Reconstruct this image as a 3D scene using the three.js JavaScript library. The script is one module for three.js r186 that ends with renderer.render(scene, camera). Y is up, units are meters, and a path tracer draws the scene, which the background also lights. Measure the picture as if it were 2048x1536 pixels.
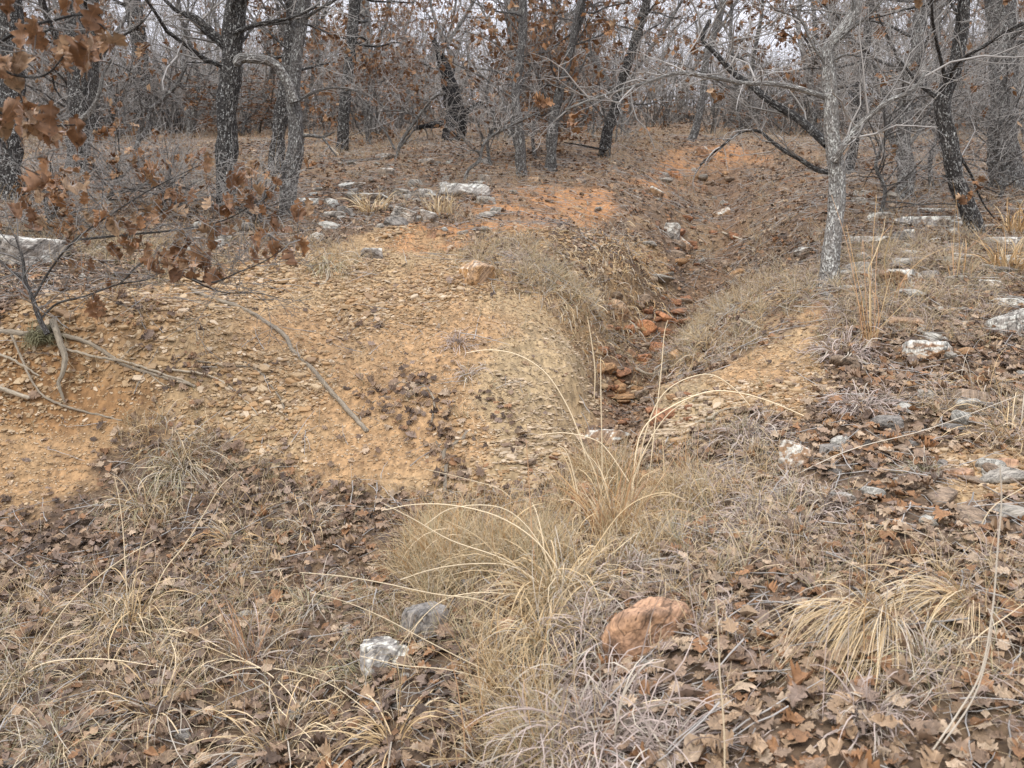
import * as THREE from 'three';
import { mergeGeometries, mergeVertices } from 'three/addons/utils/BufferGeometryUtils.js';

// ---------------------------------------------------------------- camera, sky, sun, exposure
const scene = new THREE.Scene();
const PITCH = -9 * Math.PI / 180, FPX = 1774;             // focal length in pixels of the 2048 px wide photograph
const EYE = new THREE.Vector3(0, 1.5, 0);
const camera = new THREE.PerspectiveCamera(2 * Math.atan(768 / FPX) * 180 / Math.PI, 4 / 3, 0.05, 400);
camera.position.copy(EYE); camera.rotation.x = PITCH;
camera.focus = 5.5; camera.userData.fStop = 7;
scene.add(camera);

{ // one overcast sky, brighter overhead, a trace of violet
  const W = 64, H = 32, d = new Float32Array(W * H * 4);
  for (let j = 0; j < H; j++) for (let i = 0; i < W; i++) {
    const el = ((j + 0.5) / H - 0.5) * Math.PI, s = Math.sin(el), k = (j * W + i) * 4;
    const L = s > 0 ? 0.8 + 1.7 * s : 0.25;
    d[k] = L * 0.945; d[k + 1] = L * 0.96; d[k + 2] = L * 1.07; d[k + 3] = 1;
  }
  const sky = new THREE.DataTexture(d, W, H, THREE.RGBAFormat, THREE.FloatType);
  sky.mapping = THREE.EquirectangularReflectionMapping; sky.magFilter = THREE.LinearFilter; sky.minFilter = THREE.LinearFilter; sky.needsUpdate = true;
  scene.background = sky; scene.environment = sky;
}
const sun = new THREE.DirectionalLight(new THREE.Color(1, 0.93, 0.82), 1.5);
sun.position.set(-14, 30, 16); sun.target.position.set(0, 1, -6);
sun.castShadow = true; sun.shadow.radius = 24; sun.shadow.mapSize.set(2048, 2048);
Object.assign(sun.shadow.camera, { left: -20, right: 20, top: 20, bottom: -20, near: 1, far: 90 });
scene.add(sun, sun.target);
const renderer = new THREE.WebGLRenderer({ antialias: true });
renderer.toneMapping = THREE.LinearToneMapping;
renderer.toneMappingExposure = 1.01;
renderer.shadowMap.enabled = true;
renderer.setSize(1024, 768);

// ---------------------------------------------------------------- helpers
const PI = Math.PI, TAU = 2 * PI;
const clamp = (x, a, b) => x < a ? a : x > b ? b : x, lerp = (a, b, t) => a + (b - a) * t;
const smooth = (a, b, x) => { const t = clamp((x - a) / (b - a), 0, 1); return t * t * (3 - 2 * t); };
function RNG(seed) {
  let a = seed >>> 0;
  const f = () => { a = (a + 0x6D2B79F5) | 0; let t = Math.imul(a ^ (a >>> 15), 1 | a); t = (t + Math.imul(t ^ (t >>> 7), 61 | t)) ^ t; return ((t ^ (t >>> 14)) >>> 0) / 4294967296; };
  f.r = (lo, hi) => lo + (hi - lo) * f();
  f.n = () => (f() + f() + f() + f() - 2) * 1.0;           // about normal, |x| < 2
  f.pick = (l) => l[Math.floor(f() * l.length)];
  return f;
}
const hash = (x, y, z) => { let h = Math.imul(x, 374761393) ^ Math.imul(y, 668265263) ^ Math.imul(z, 2147483647 - 61); h = Math.imul(h ^ (h >>> 13), 1274126177); h ^= h >>> 16; return (h >>> 0) / 4294967296; };
function vnoise(x, y, z = 0, per = 0) {                    // value noise in 0..1, periodic in x and y when per > 0
  const xi = Math.floor(x), yi = Math.floor(y), zi = Math.floor(z);
  let fx = x - xi, fy = y - yi, fz = z - zi;
  fx = fx * fx * (3 - 2 * fx); fy = fy * fy * (3 - 2 * fy); fz = fz * fz * (3 - 2 * fz);
  const m = per ? (v) => ((v % per) + per) % per : (v) => v;
  const x0 = m(xi), x1 = m(xi + 1), y0 = m(yi), y1 = m(yi + 1);
  const a = lerp(lerp(hash(x0, y0, zi), hash(x1, y0, zi), fx), lerp(hash(x0, y1, zi), hash(x1, y1, zi), fx), fy);
  if (fz === 0) return a;
  return lerp(a, lerp(lerp(hash(x0, y0, zi + 1), hash(x1, y0, zi + 1), fx), lerp(hash(x0, y1, zi + 1), hash(x1, y1, zi + 1), fx), fy), fz);
}
function fbm(x, y, z = 0, oct = 4) { let s = 0, a = 0.5, n = 0; for (let i = 0; i < oct; i++) { s += a * vnoise(x, y, z + i * 17.3); n += a; a *= 0.5; x *= 2.03; y *= 2.03; z *= 2.03; } return s / n; }
function pfbm(x, y, per, oct, zz = 0) { let s = 0, a = 0.5, n = 0; for (let i = 0; i < oct; i++) { s += a * vnoise(x, y, zz + i * 7, per); n += a; a *= 0.5; x *= 2; y *= 2; per *= 2; } return s / n; }
const V = (x, y, z) => new THREE.Vector3(x, y, z);
const C = (r, g, b) => new THREE.Color().setRGB(r, g, b);  // linear

const names = {};
function numbered(n) { const k = names[n] = (names[n] ?? -1) + 1; return k ? `${n}_${String(k).padStart(3, '0')}` : n; }
function tag(o, label, category, group, kind) {
  if (label) o.userData.label = label;
  if (category) o.userData.category = category;
  if (group) o.userData.group = group;
  if (kind) o.userData.kind = kind;
  return o;
}
function thing(name, pos, label, category, group) { const g = new THREE.Group(); g.name = numbered(name); if (pos) g.position.copy(pos); scene.add(g); return tag(g, label, category, group); }
function mesh(name, geo, mat, parent) { const m = new THREE.Mesh(geo, mat); m.name = parent === scene ? numbered(name) : name; m.castShadow = m.receiveShadow = true; parent.add(m); return m; }

// photograph pixel (2048 x 1536) and distance along the view axis -> point
const cp = Math.cos(PITCH), sp = Math.sin(PITCH);
function unproject(u, v, D) {
  const x = (u - 1024) / FPX * D, y = -(v - 768) / FPX * D, z = -D;
  return V(EYE.x + x, EYE.y + y * cp - z * sp, EYE.z + y * sp + z * cp);
}
function project(p) { const x = p.x - EYE.x, y = p.y - EYE.y, z = p.z - EYE.z, yc = y * cp + z * sp, zc = -y * sp + z * cp; return [1024 - x / zc * FPX, 768 + yc / zc * FPX, -zc]; }

// ---------------------------------------------------------------- the lie of the land: a height field through surveyed points
const T0 = 5;                                              // plan coordinates: t = x / (T0 - z), s = ln(T0 - z)
const SURVEY = [
  [1536, [0, 2.75], [500, 2.65], [1024, 2.25], [1500, 1.95], [2048, 1.85]],
  [1300, [0, 3.3], [500, 3.2], [1024, 2.75], [1500, 2.4], [2048, 2.25]],
  [650, [0, 5.03], [150, 5.05], [300, 5.12]],
  [805, [0, 4.93], [150, 4.95], [240, 4.9]],
  [1120, [0, 3.95], [500, 3.85], [1024, 3.45], [1500, 3.0], [2048, 2.85]],
  [1000, [0, 4.35], [500, 4.3], [850, 4.2], [1040, 4.1], [1190, 4.1], [1350, 3.75], [1560, 3.45], [2048, 3.3]],
  [900, [0, 4.6], [500, 4.6], [900, 4.5], [1080, 4.5], [1220, 4.75], [1310, 4.35], [1400, 4.15], [1600, 3.9], [2048, 3.75]],
  [800, [500, 4.85], [900, 4.85], [1080, 4.9], [1150, 5.1], [1210, 5.95], [1285, 5.75], [1330, 4.9], [1450, 4.65], [1650, 4.4], [2048, 4.3]],
  [700, [0, 4.99], [250, 5.03], [500, 5.2], [900, 5.25], [1080, 5.35], [1170, 5.6], [1240, 6.6], [1310, 6.9], [1390, 5.95], [1500, 5.25], [1650, 5.0], [2048, 4.85]],
  [600, [0, 5.5], [250, 5.6], [500, 5.75], [900, 5.85], [1100, 6.0], [1200, 6.3], [1290, 7.4], [1350, 8.1], [1395, 7.95], [1490, 6.45], [1600, 5.8], [1850, 5.65], [2048, 5.6]],
  [500, [0, 6.6], [300, 6.7], [600, 6.9], [900, 6.9], [1150, 7.2], [1280, 7.5], [1360, 8.7], [1405, 9.5], [1450, 9.3], [1580, 7.3], [1700, 6.9], [2048, 6.8]],
  [420, [0, 8.1], [300, 8.2], [600, 8.4], [800, 8.4], [1000, 8.6], [1230, 9.3], [1330, 9.7], [1400, 10.9], [1440, 11.6], [1540, 9.6], [1620, 8.8], [1800, 8.6], [2048, 8.5]],
  [350, [0, 10.6], [400, 10.8], [800, 10.8], [1100, 10.9], [1290, 11.4], [1430, 13.7], [1570, 11.5], [1700, 11.2], [2048, 11]],
  [300, [0, 14], [500, 14], [1000, 13.4], [1240, 13.6], [1430, 14.4], [1600, 14.3], [2048, 14]],
  [265, [0, 20], [700, 19.5], [1400, 19.5], [2048, 20]],
  [246, [0, 29], [700, 28], [1400, 28], [2048, 29]],
  [232, [0, 44], [700, 43], [1400, 42], [2048, 44]],
  [218, [0, 60], [800, 60], [1400, 62], [2048, 62]],
  [262, [0, 80], [1024, 80], [2048, 80]],
  [330, [0, 104], [1024, 104], [2048, 104]],
];
const knots = [];
for (const [v, ...row] of SURVEY) { if (row.length < 4 && v > 600) { for (const [u, D] of row) knots.push(unproject(u, v, D)); knots.push(unproject(-500, v, row[0][1])); continue; }
  for (const [u, D] of row) knots.push(unproject(u, v, D));
  knots.push(unproject(-700, v, row[0][1] * 1.02), unproject(2750, v, row[row.length - 1][1] * 0.98));
}
for (const [x, y, z] of [[0, 0, 0.2], [-1.6, -0.2, 0.2], [1.5, 0.25, 0.2], [0, -0.15, 2.8], [-2, -0.25, 2.8], [2, 0.1, 2.8], [0, 0.12, -1.1], [-1.3, -0.12, -1.3], [1.2, 0.36, -1.1]]) knots.push(V(x, y, z));
const toTS = (x, z) => { const w = Math.max(T0 - z, 1.5); return [x / w, Math.log(w)]; };
const TMAX = 0.85, S0 = Math.log(2), S1 = Math.log(112), NT = 900, NS = 900;
const heights = new Float32Array(NT * NS);
{
  const n = knots.length, K = knots.map((p) => toTS(p.x, p.z)), N = n + 3, c2 = 0.025 ** 2;
  const A = Array.from({ length: N }, () => new Float64Array(N + 1));
  const phi = (a, b) => Math.sqrt(a * a + b * b + c2);
  for (let i = 0; i < n; i++) {
    for (let j = 0; j < n; j++) A[i][j] = phi(K[i][0] - K[j][0], K[i][1] - K[j][1]) - (i === j ? 0.004 : 0);
    A[i][n] = A[n][i] = 1; A[i][n + 1] = A[n + 1][i] = K[i][0]; A[i][n + 2] = A[n + 2][i] = K[i][1];
    A[i][N] = knots[i].y;
  }
  for (let k = 0; k < N; k++) {
    let p = k; for (let i = k + 1; i < N; i++) if (Math.abs(A[i][k]) > Math.abs(A[p][k])) p = i;
    [A[k], A[p]] = [A[p], A[k]];
    for (let i = k + 1; i < N; i++) { const f = A[i][k] / A[k][k]; if (f) for (let j = k; j <= N; j++) A[i][j] -= f * A[k][j]; }
  }
  const X = new Float64Array(N);
  for (let i = N - 1; i >= 0; i--) { let s = A[i][N]; for (let j = i + 1; j < N; j++) s -= A[i][j] * X[j]; X[i] = s / A[i][i]; }
  for (let j = 0; j < NS; j++) for (let i = 0; i < NT; i++) {
    const t = (i / (NT - 1) * 2 - 1) * TMAX, s = S0 + (S1 - S0) * j / (NS - 1);
    let y = X[n] + X[n + 1] * t + X[n + 2] * s;
    for (let k = 0; k < n; k++) y += X[k] * phi(t - K[k][0], s - K[k][1]);
    heights[j * NT + i] = y;
  }
}
function lookup(F, x, z) {
  let [t, s] = toTS(x, z);
  const a = clamp((t / TMAX + 1) / 2 * (NT - 1), 0, NT - 1.001), b = clamp((s - S0) / (S1 - S0) * (NS - 1), 0, NS - 1.001);
  const i = Math.floor(a), j = Math.floor(b), fa = a - i, fb = b - j, k = j * NT + i;
  return (F[k] * (1 - fa) + F[k + 1] * fa) * (1 - fb) + (F[k + NT] * (1 - fa) + F[k + NT + 1] * fa) * fb;
}
const baseH = (x, z) => lookup(heights, x, z);
function march(u, v, H) {
  const a = unproject(u, v, 0), d = unproject(u, v, 1).sub(a);
  let D = 0.7, last = 0.7;
  for (let k = 0; k < 900; k++) { const x = a.x + d.x * D, y = a.y + d.y * D, z = a.z + d.z * D; if (y < H(x, z)) break; last = D; D *= 1.006; if (D > 140) return null; }
  let lo = last, hi = D;
  for (let k = 0; k < 22; k++) { const m = (lo + hi) / 2; if (a.y + d.y * m < H(a.x + d.x * m, a.z + d.z * m)) hi = m; else lo = m; }
  const p = V(a.x + d.x * hi, 0, a.z + d.z * hi); p.y = H(p.x, p.z); p.D = hi; return p;
}

// where each kind of ground lies: outlines surveyed in the photograph, laid down on the land as plan polygons
function ground_outline(list) { return list.map(([u, v]) => { const p = march(u, v, baseH); return toTS(p.x, p.z); }); }
function outlineDistance(P, t, s) {                        // > 0 inside, in plan units
  let d = 1e9, inside = false;
  for (let i = 0, j = P.length - 1; i < P.length; j = i++) {
    const ax = P[j][0], ay = P[j][1], bx = P[i][0] - ax, by = P[i][1] - ay, px = t - ax, py = s - ay;
    const h = clamp((px * bx + py * by) / (bx * bx + by * by + 1e-12), 0, 1), ex = px - bx * h, ey = py - by * h;
    d = Math.min(d, ex * ex + ey * ey);
    if ((P[i][1] > s) !== (P[j][1] > s) && t < (P[j][0] - P[i][0]) * (s - P[i][1]) / (P[j][1] - P[i][1]) + P[i][0]) inside = !inside;
  }
  return (inside ? 1 : -1) * Math.sqrt(d);
}
const ZONES = {
  bank: [[[-300, 690], [0, 650], [150, 590], [350, 555], [560, 515], [700, 478], [800, 452], [900, 468], [950, 560], [1060, 590], [1180, 665], [1205, 760], [1165, 850], [1135, 940], [1040, 985], [850, 985], [700, 965], [560, 935], [440, 880], [330, 850], [250, 860], [200, 900], [180, 960], [80, 1025], [-300, 1050]],
    [[1465, 722], [1560, 672], [1640, 640], [1665, 700], [1640, 800], [1590, 835], [1480, 828], [1400, 858], [1345, 900], [1290, 885], [1330, 770], [1400, 760]],
    [[1860, 900], [2100, 900], [2100, 985], [1900, 1000]]],
  clay: [[[930, 400], [1010, 372], [1200, 375], [1240, 415], [1120, 470], [1000, 475], [950, 450]], [[1260, 370], [1330, 300], [1470, 290], [1560, 320], [1470, 345], [1400, 370], [1330, 395]], [[770, 445], [860, 440], [880, 475], [780, 470]], [[1600, 610], [1660, 590], [1640, 690], [1590, 660]], [[770, 475], [930, 440], [960, 490], [800, 505]]],
  strata: [[[1000, 690], [1175, 675], [1195, 760], [1160, 860], [1110, 940], [1010, 930], [950, 820]], [[1340, 770], [1430, 780], [1420, 840], [1340, 890], [1290, 880]]],
  burnt: [[[-300, 700], [120, 690], [340, 765], [300, 830], [0, 850], [-300, 860]]],
  gully: [[[1200, 700], [1240, 630], [1330, 585], [1400, 530], [1450, 430], [1420, 350], [1480, 340], [1500, 450], [1450, 560], [1390, 640], [1330, 740], [1280, 860], [1200, 860]]],
  litterpatch: [[[330, 750], [420, 740], [470, 790], [400, 820], [340, 800]], [[720, 780], [800, 735], [870, 780], [900, 870], [860, 880], [740, 830]], [[680, 650], [740, 640], [750, 700], [690, 690]], [[860, 870], [920, 860], [920, 1000], [870, 1010]], [[960, 780], [1010, 800], [1060, 880], [1030, 890]], [[210, 590], [320, 620], [310, 700], [260, 690]], [[1660, 700], [1780, 700], [1780, 790], [1680, 790]]],
  strawband: [[[1110, 985], [1200, 930], [1330, 930], [1420, 1000], [1330, 1130], [1230, 1180], [1130, 1330], [1180, 1536], [950, 1536], [980, 1330], [900, 1250], [780, 1130], [900, 1030]]],
  hump: [[[950, 470], [1120, 465], [1290, 435], [1340, 520], [1300, 620], [1200, 690], [1060, 600], [960, 560]], [[1390, 590], [1560, 560], [1640, 600], [1540, 690], [1440, 740], [1350, 770]]],
  lowgrass: [[[1040, 545], [1130, 525], [1290, 570], [1290, 640], [1190, 655], [1080, 605]], [[1400, 600], [1530, 590], [1540, 680], [1440, 730], [1350, 760]], [[600, 480], [740, 520], [690, 570], [600, 560]]],
};
const zone = {};
for (const k in ZONES) {
  const F = zone[k] = new Float32Array(NT * NS), polys = ZONES[k].map(ground_outline), e = 0.006;
  for (const P of polys) {
    const t0 = Math.min(...P.map((p) => p[0])) - 0.05, t1 = Math.max(...P.map((p) => p[0])) + 0.05, s0 = Math.min(...P.map((p) => p[1])) - 0.08, s1 = Math.max(...P.map((p) => p[1])) + 0.08;
    for (let j = 0; j < NS; j++) {
      const s = S0 + (S1 - S0) * j / (NS - 1); if (s < s0 || s > s1) continue;
      for (let i = 0; i < NT; i++) {
        const t = (i / (NT - 1) * 2 - 1) * TMAX; if (t < t0 || t > t1) continue;
        const d = outlineDistance(P, t, s) + (fbm(t * 120, s * 120, 3) - 0.5) * 0.03;
        F[j * NT + i] = Math.max(F[j * NT + i], smooth(-e, e, d));
      }
    }
  }
}
const Z = (k, x, z) => lookup(zone[k], x, z);

// the channel the water has cut along the gully floor, with steep sides
const CHANNEL = [[1195, 915], [1207, 860], [1215, 800], [1232, 720], [1275, 668], [1335, 610], [1390, 520], [1425, 430], [1432, 360]].map(([u, v]) => march(u, v, baseH)).map((p) => [p.x, p.z]);
function channel(x, z) {
  let best = 9, along = 0;
  for (let i = 0; i < CHANNEL.length - 1; i++) { const [ax, az] = CHANNEL[i], bx = CHANNEL[i + 1][0] - ax, bz = CHANNEL[i + 1][1] - az, h = clamp(((x - ax) * bx + (z - az) * bz) / (bx * bx + bz * bz), 0, 1), d = Math.hypot(x - ax - bx * h, z - az - bz * h); if (d < best) { best = d; along = (i + h) / (CHANNEL.length - 1); } }
  if (best > 0.6) return 0;
  const wide = lerp(0.19, 0.3, along) * (0.55 + 0.9 * fbm(x * 5, z * 5, 7, 2)), deep = lerp(0.17, 0.08, smooth(0.4, 1, along)) * smooth(0, 0.1, along);
  return -deep * smooth(wide * 1.35, wide * 0.6, best);
}
// small relief on top: crumbling ledges on the shale bank, lumps elsewhere
function groundH(x, z) {
  let y = baseH(x, z);
  const w = T0 - z, b = w < 22 ? Math.max(Z('bank', x, z), Z('strata', x, z)) : 0;
  y += (fbm(x * 1.7, z * 1.7, 1, 3) - 0.5) * 0.09 + (fbm(x * 9, z * 9, 5, 3) - 0.5) * (0.05 - 0.015 * b);
  if (w > 9.2 && w < 19.5) y += channel(x, z);
  if (b > 0.01) {
    const step = 0.045, q = y / step + (fbm(x * 5, z * 5, 8, 2) - 0.5) * 3, f = q - Math.floor(q);
    y += b * step * (w < 11.2 && Z('strata', x, z) > 0.3 ? 0.95 : 0.55) * (smooth(0.25, 0.75, f) - f) + b * (vnoise(x * 45, z * 45, 2) - 0.5) * 0.012;
  }
  return y;
}
const pix = (u, v) => march(u, v, groundH);
function normalAt(x, z, e = 0.03) { return V(baseH(x - e, z) - baseH(x + e, z), 2 * e, baseH(x, z - e) - baseH(x, z + e)).normalize(); }

// ---------------------------------------------------------------- textures and materials
function dataTex(w, h, f, srgb = false) {
  const d = new Uint8Array(w * h * 4);
  for (let j = 0; j < h; j++) for (let i = 0; i < w; i++) { const c = f(i / w, j / h), k = (j * w + i) * 4; d[k] = clamp(c[0], 0, 1) * 255; d[k + 1] = clamp(c[1], 0, 1) * 255; d[k + 2] = clamp(c[2], 0, 1) * 255; d[k + 3] = 255; }
  const t = new THREE.DataTexture(d, w, h); t.wrapS = t.wrapT = THREE.RepeatWrapping; t.magFilter = THREE.LinearFilter; t.minFilter = THREE.LinearMipmapLinearFilter; t.generateMipmaps = true;
  if (srgb) t.colorSpace = THREE.SRGBColorSpace; t.needsUpdate = true; return t;
}
const g3 = (v) => [v, v, v];
const soilMap = dataTex(512, 512, (u, v) => { const n = pfbm(u * 8, v * 8, 8, 6), m = pfbm(u * 40, v * 40, 40, 3, 40), k = 0.55 + 0.5 * (n - 0.5) + 0.75 * (m - 0.5); return [k * 1.03 + 0.1, k + 0.1, k * 0.93 + 0.1]; });
const soilBump = dataTex(512, 512, (u, v) => g3(0.5 * pfbm(u * 16, v * 16, 16, 4, 9) + 0.5 * pfbm(u * 64, v * 64, 64, 3, 19)));
const rockMap = dataTex(512, 512, (u, v) => { const n = pfbm(u * 10, v * 10, 10, 5, 81), m = pfbm(u * 60, v * 60, 60, 2, 87), crack = smooth(0.03, 0.008, Math.abs(pfbm(u * 5, v * 5, 5, 4, 93) - 0.5)); const k = clamp(0.62 + 0.9 * (n - 0.5) + 0.8 * (m - 0.5), 0.1, 1) * (1 - 0.55 * crack); return [k, k * 0.97, k * 0.93]; });
const rockBump = dataTex(256, 256, (u, v) => g3(pfbm(u * 12, v * 12, 12, 5, 71)));
function barkTex(base, groove, lichen, amount, seed, lf = 16) {      // 0.4 m round, 0.8 m up
  const H = (u, v) => { const w = pfbm(u * 6, v * 4, 6, 3, seed) * 0.25; const n = pfbm((u + w * 0.4) * 16, v * 16, 16, 3, seed + 3), a = Math.abs(n - 0.5) * 4; const cross = pfbm(u * 16, v * 48, 16, 2, seed + 8); return clamp(a * 0.75 + (cross - 0.5) * 1.1, 0, 1); };
  const col = (u, v) => {
    const h = H(u, v), l = smooth(0.62 - amount * 0.25, 0.72 - amount * 0.2, pfbm(u * lf, v * 2 * lf, lf, 4, seed + 20) * 0.5 + pfbm(u * 48, v * 96, 48, 2, seed + 28) * 0.55) * smooth(0.15, 0.5, h), n = 0.75 + 0.5 * pfbm(u * 32, v * 32, 32, 3, seed + 31);
    return [0, 1, 2].map((c) => lerp(lerp(groove[c], base[c], h) * n, lichen[c] * (0.8 + 0.3 * n), l));
  };
  return { map: dataTex(256, 512, col), bump: dataTex(256, 512, (u, v) => g3(H(u, v))) };
}
function barkMat(base, groove, lichen, amount, seed, lf) { const t = barkTex(base, groove, lichen, amount, seed, lf); return new THREE.MeshStandardMaterial({ map: t.map, bumpMap: t.bump, bumpScale: 0.024, roughness: 0.95, vertexColors: true }); }
const M = {
  ground: new THREE.MeshStandardMaterial({ vertexColors: true, map: soilMap, bumpMap: soilBump, bumpScale: 0.012, roughness: 1 }),
  barkDark: barkMat([0.1, 0.088, 0.076], [0.028, 0.025, 0.022], [0.4, 0.4, 0.37], 0.36, 5),
  barkGrey: barkMat([0.22, 0.205, 0.185], [0.09, 0.082, 0.074], [0.38, 0.38, 0.35], 0.55, 105, 5),
  barkPale: barkMat([0.31, 0.292, 0.265], [0.15, 0.139, 0.123], [0.43, 0.43, 0.39], 0.62, 205, 9),
  barkBurnt: barkMat([0.028, 0.025, 0.024], [0.008, 0.008, 0.008], [0.06, 0.05, 0.04], 0.05, 305),
  twig: new THREE.MeshStandardMaterial({ vertexColors: true, roughness: 0.95 }),
  grass: new THREE.MeshStandardMaterial({ vertexColors: true, roughness: 0.75, side: THREE.DoubleSide }),
  stick: new THREE.MeshStandardMaterial({ vertexColors: true, map: soilMap, bumpMap: soilBump, bumpScale: 0.004, roughness: 0.95 }),
  rock: new THREE.MeshStandardMaterial({ vertexColors: true, map: rockMap, roughness: 0.95, bumpMap: rockBump, bumpScale: 0.012 }),
  chip: new THREE.MeshStandardMaterial({ color: 0xffffff, roughness: 0.95, bumpMap: rockBump, bumpScale: 0.002 }),
};
const leafVein = dataTex(256, 256, (u, v) => {               // pale midrib and side veins, blotches, small holes of rot
  const x = Math.abs(u - 0.5), rib = smooth(0.02, 0.004, x), q = (v * 6.5 - x * 5.5), sv = smooth(0.09, 0.02, Math.abs(q - Math.round(q)) / 1.3) * 0.35 * smooth(0.5, 0.1, x);
  const b = pfbm(u * 6, v * 6, 6, 5, 33), spot = smooth(0.70, 0.76, pfbm(u * 12, v * 12, 12, 3, 55));
  const k = (0.62 + 0.55 * (b - 0.5) + 0.22 * rib + 0.14 * sv) * (1 - 0.55 * spot);
  return [k * 1.1, k * 1.06, k];
});
const leafMatOf = (c) => new THREE.MeshStandardMaterial({ color: c, map: leafVein, bumpMap: leafVein, bumpScale: 0.0015, roughness: 0.72, side: THREE.DoubleSide });
M.leafWhite = leafMatOf(C(1, 1, 1));

// ---------------------------------------------------------------- mesh building
class MB {
  constructor() { this.p = []; this.n = []; this.t = []; this.c = []; this.i = []; }
  get empty() { return this.i.length === 0; }
  vert(x, y, z, nx, ny, nz, u, v, c) { this.p.push(x, y, z); this.n.push(nx, ny, nz); this.t.push(u, v); this.c.push(c.r, c.g, c.b); return this.p.length / 3 - 1; }
  // a tapering round limb along pts; uv in bark units; rough > 0 makes it gnarled
  tube(pts, rad, sides, col, rough = 0, seed = 0, capEnd = true) {
    const n = pts.length; if (n < 2) return;
    const T = V(), N = V(), B = V(), tmp = V(); let v = seed * 0.37;
    T.subVectors(pts[1], pts[0]).normalize(); N.set(Math.abs(T.y) > 0.8 ? 1 : 0, Math.abs(T.y) > 0.8 ? 0 : 1, 0).cross(T).normalize();
    const reps = Math.max(1, Math.round(TAU * rad[0] / 0.4)), base = this.p.length / 3;
    for (let k = 0; k < n; k++) {
      if (k > 0) v += pts[k].distanceTo(pts[k - 1]) / 0.8;
      T.subVectors(pts[Math.min(k + 1, n - 1)], pts[Math.max(k - 1, 0)]).normalize();
      N.addScaledVector(T, -N.dot(T)).normalize(); B.crossVectors(T, N);
      for (let j = 0; j <= sides; j++) {
        const a = (j % sides) / sides * TAU, cx = Math.cos(a), sx = Math.sin(a);
        let r = rad[k]; if (rough) r *= 1 + rough * (vnoise(cx * 1.5 + seed + 9, v * 5 + sx * 1.5, seed) - 0.5) * 2;
        tmp.set(N.x * cx + B.x * sx, N.y * cx + B.y * sx, N.z * cx + B.z * sx);
        this.vert(pts[k].x + tmp.x * r, pts[k].y + tmp.y * r, pts[k].z + tmp.z * r, tmp.x, tmp.y, tmp.z, j / sides * reps, v, col);
      }
    }
    const m = sides + 1;
    for (let k = 0; k < n - 1; k++) for (let j = 0; j < sides; j++) { const a = base + k * m + j; this.i.push(a, a + 1, a + m, a + 1, a + m + 1, a + m); }
    if (capEnd && rad[n - 1] > 0.004) { const e = this.vert(pts[n - 1].x + T.x * rad[n - 1] * 0.5, pts[n - 1].y + T.y * rad[n - 1] * 0.5, pts[n - 1].z + T.z * rad[n - 1] * 0.5, T.x, T.y, T.z, 0, v, col), a = base + (n - 1) * m; for (let j = 0; j < sides; j++) this.i.push(a + j, a + j + 1, e); }
  }
  // a blade: ribbon along pts, across `side`, widths w
  ribbon(pts, w, side, c0, c1) {
    const n = pts.length, base = this.p.length / 3, T = V(), S = V(), N = V(), cc = new THREE.Color();
    for (let k = 0; k < n; k++) {
      T.subVectors(pts[Math.min(k + 1, n - 1)], pts[Math.max(k - 1, 0)]).normalize();
      S.copy(side).addScaledVector(T, -side.dot(T)); if (S.lengthSq() < 1e-6) S.set(T.y, T.z, T.x); S.normalize(); N.crossVectors(S, T);
      cc.copy(c0).lerp(c1, k / (n - 1));
      for (const q of [-1, 1]) this.vert(pts[k].x + S.x * q * w[k], pts[k].y + S.y * q * w[k], pts[k].z + S.z * q * w[k], N.x, N.y, N.z, q, k, cc);
    }
    for (let k = 0; k < n - 1; k++) { const a = base + 2 * k; this.i.push(a, a + 1, a + 2, a + 1, a + 3, a + 2); }
  }
  add(geo, matrix, col) {
    const p = geo.attributes.position, nn = geo.attributes.normal, uv = geo.attributes.uv, base = this.p.length / 3, a = V(), b = V(), nm = new THREE.Matrix3().getNormalMatrix(matrix);
    for (let k = 0; k < p.count; k++) { a.fromBufferAttribute(p, k).applyMatrix4(matrix); b.fromBufferAttribute(nn, k).applyMatrix3(nm).normalize(); this.vert(a.x, a.y, a.z, b.x, b.y, b.z, uv ? uv.getX(k) : 0, uv ? uv.getY(k) : 0, col); }
    const ix = geo.index; for (let k = 0; k < ix.count; k++) this.i.push(base + ix.getX(k));
  }
  geometry(origin) {
    const g = new THREE.BufferGeometry(), P = new Float32Array(this.p);
    if (origin) for (let k = 0; k < P.length; k += 3) { P[k] -= origin.x; P[k + 1] -= origin.y; P[k + 2] -= origin.z; }
    g.setAttribute('position', new THREE.BufferAttribute(P, 3)); g.setAttribute('normal', new THREE.BufferAttribute(new Float32Array(this.n), 3));
    g.setAttribute('uv', new THREE.BufferAttribute(new Float32Array(this.t), 2)); g.setAttribute('color', new THREE.BufferAttribute(new Float32Array(this.c), 3));
    g.setIndex(new THREE.BufferAttribute(new Uint32Array(this.i), 1)); return g;
  }
  build(name, mat, parent, origin) { return mesh(name, this.geometry(origin), mat, parent); }
}
function curve(pts, n) { return new THREE.CatmullRomCurve3(pts, false, 'centripetal').getPoints(n); }

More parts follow.
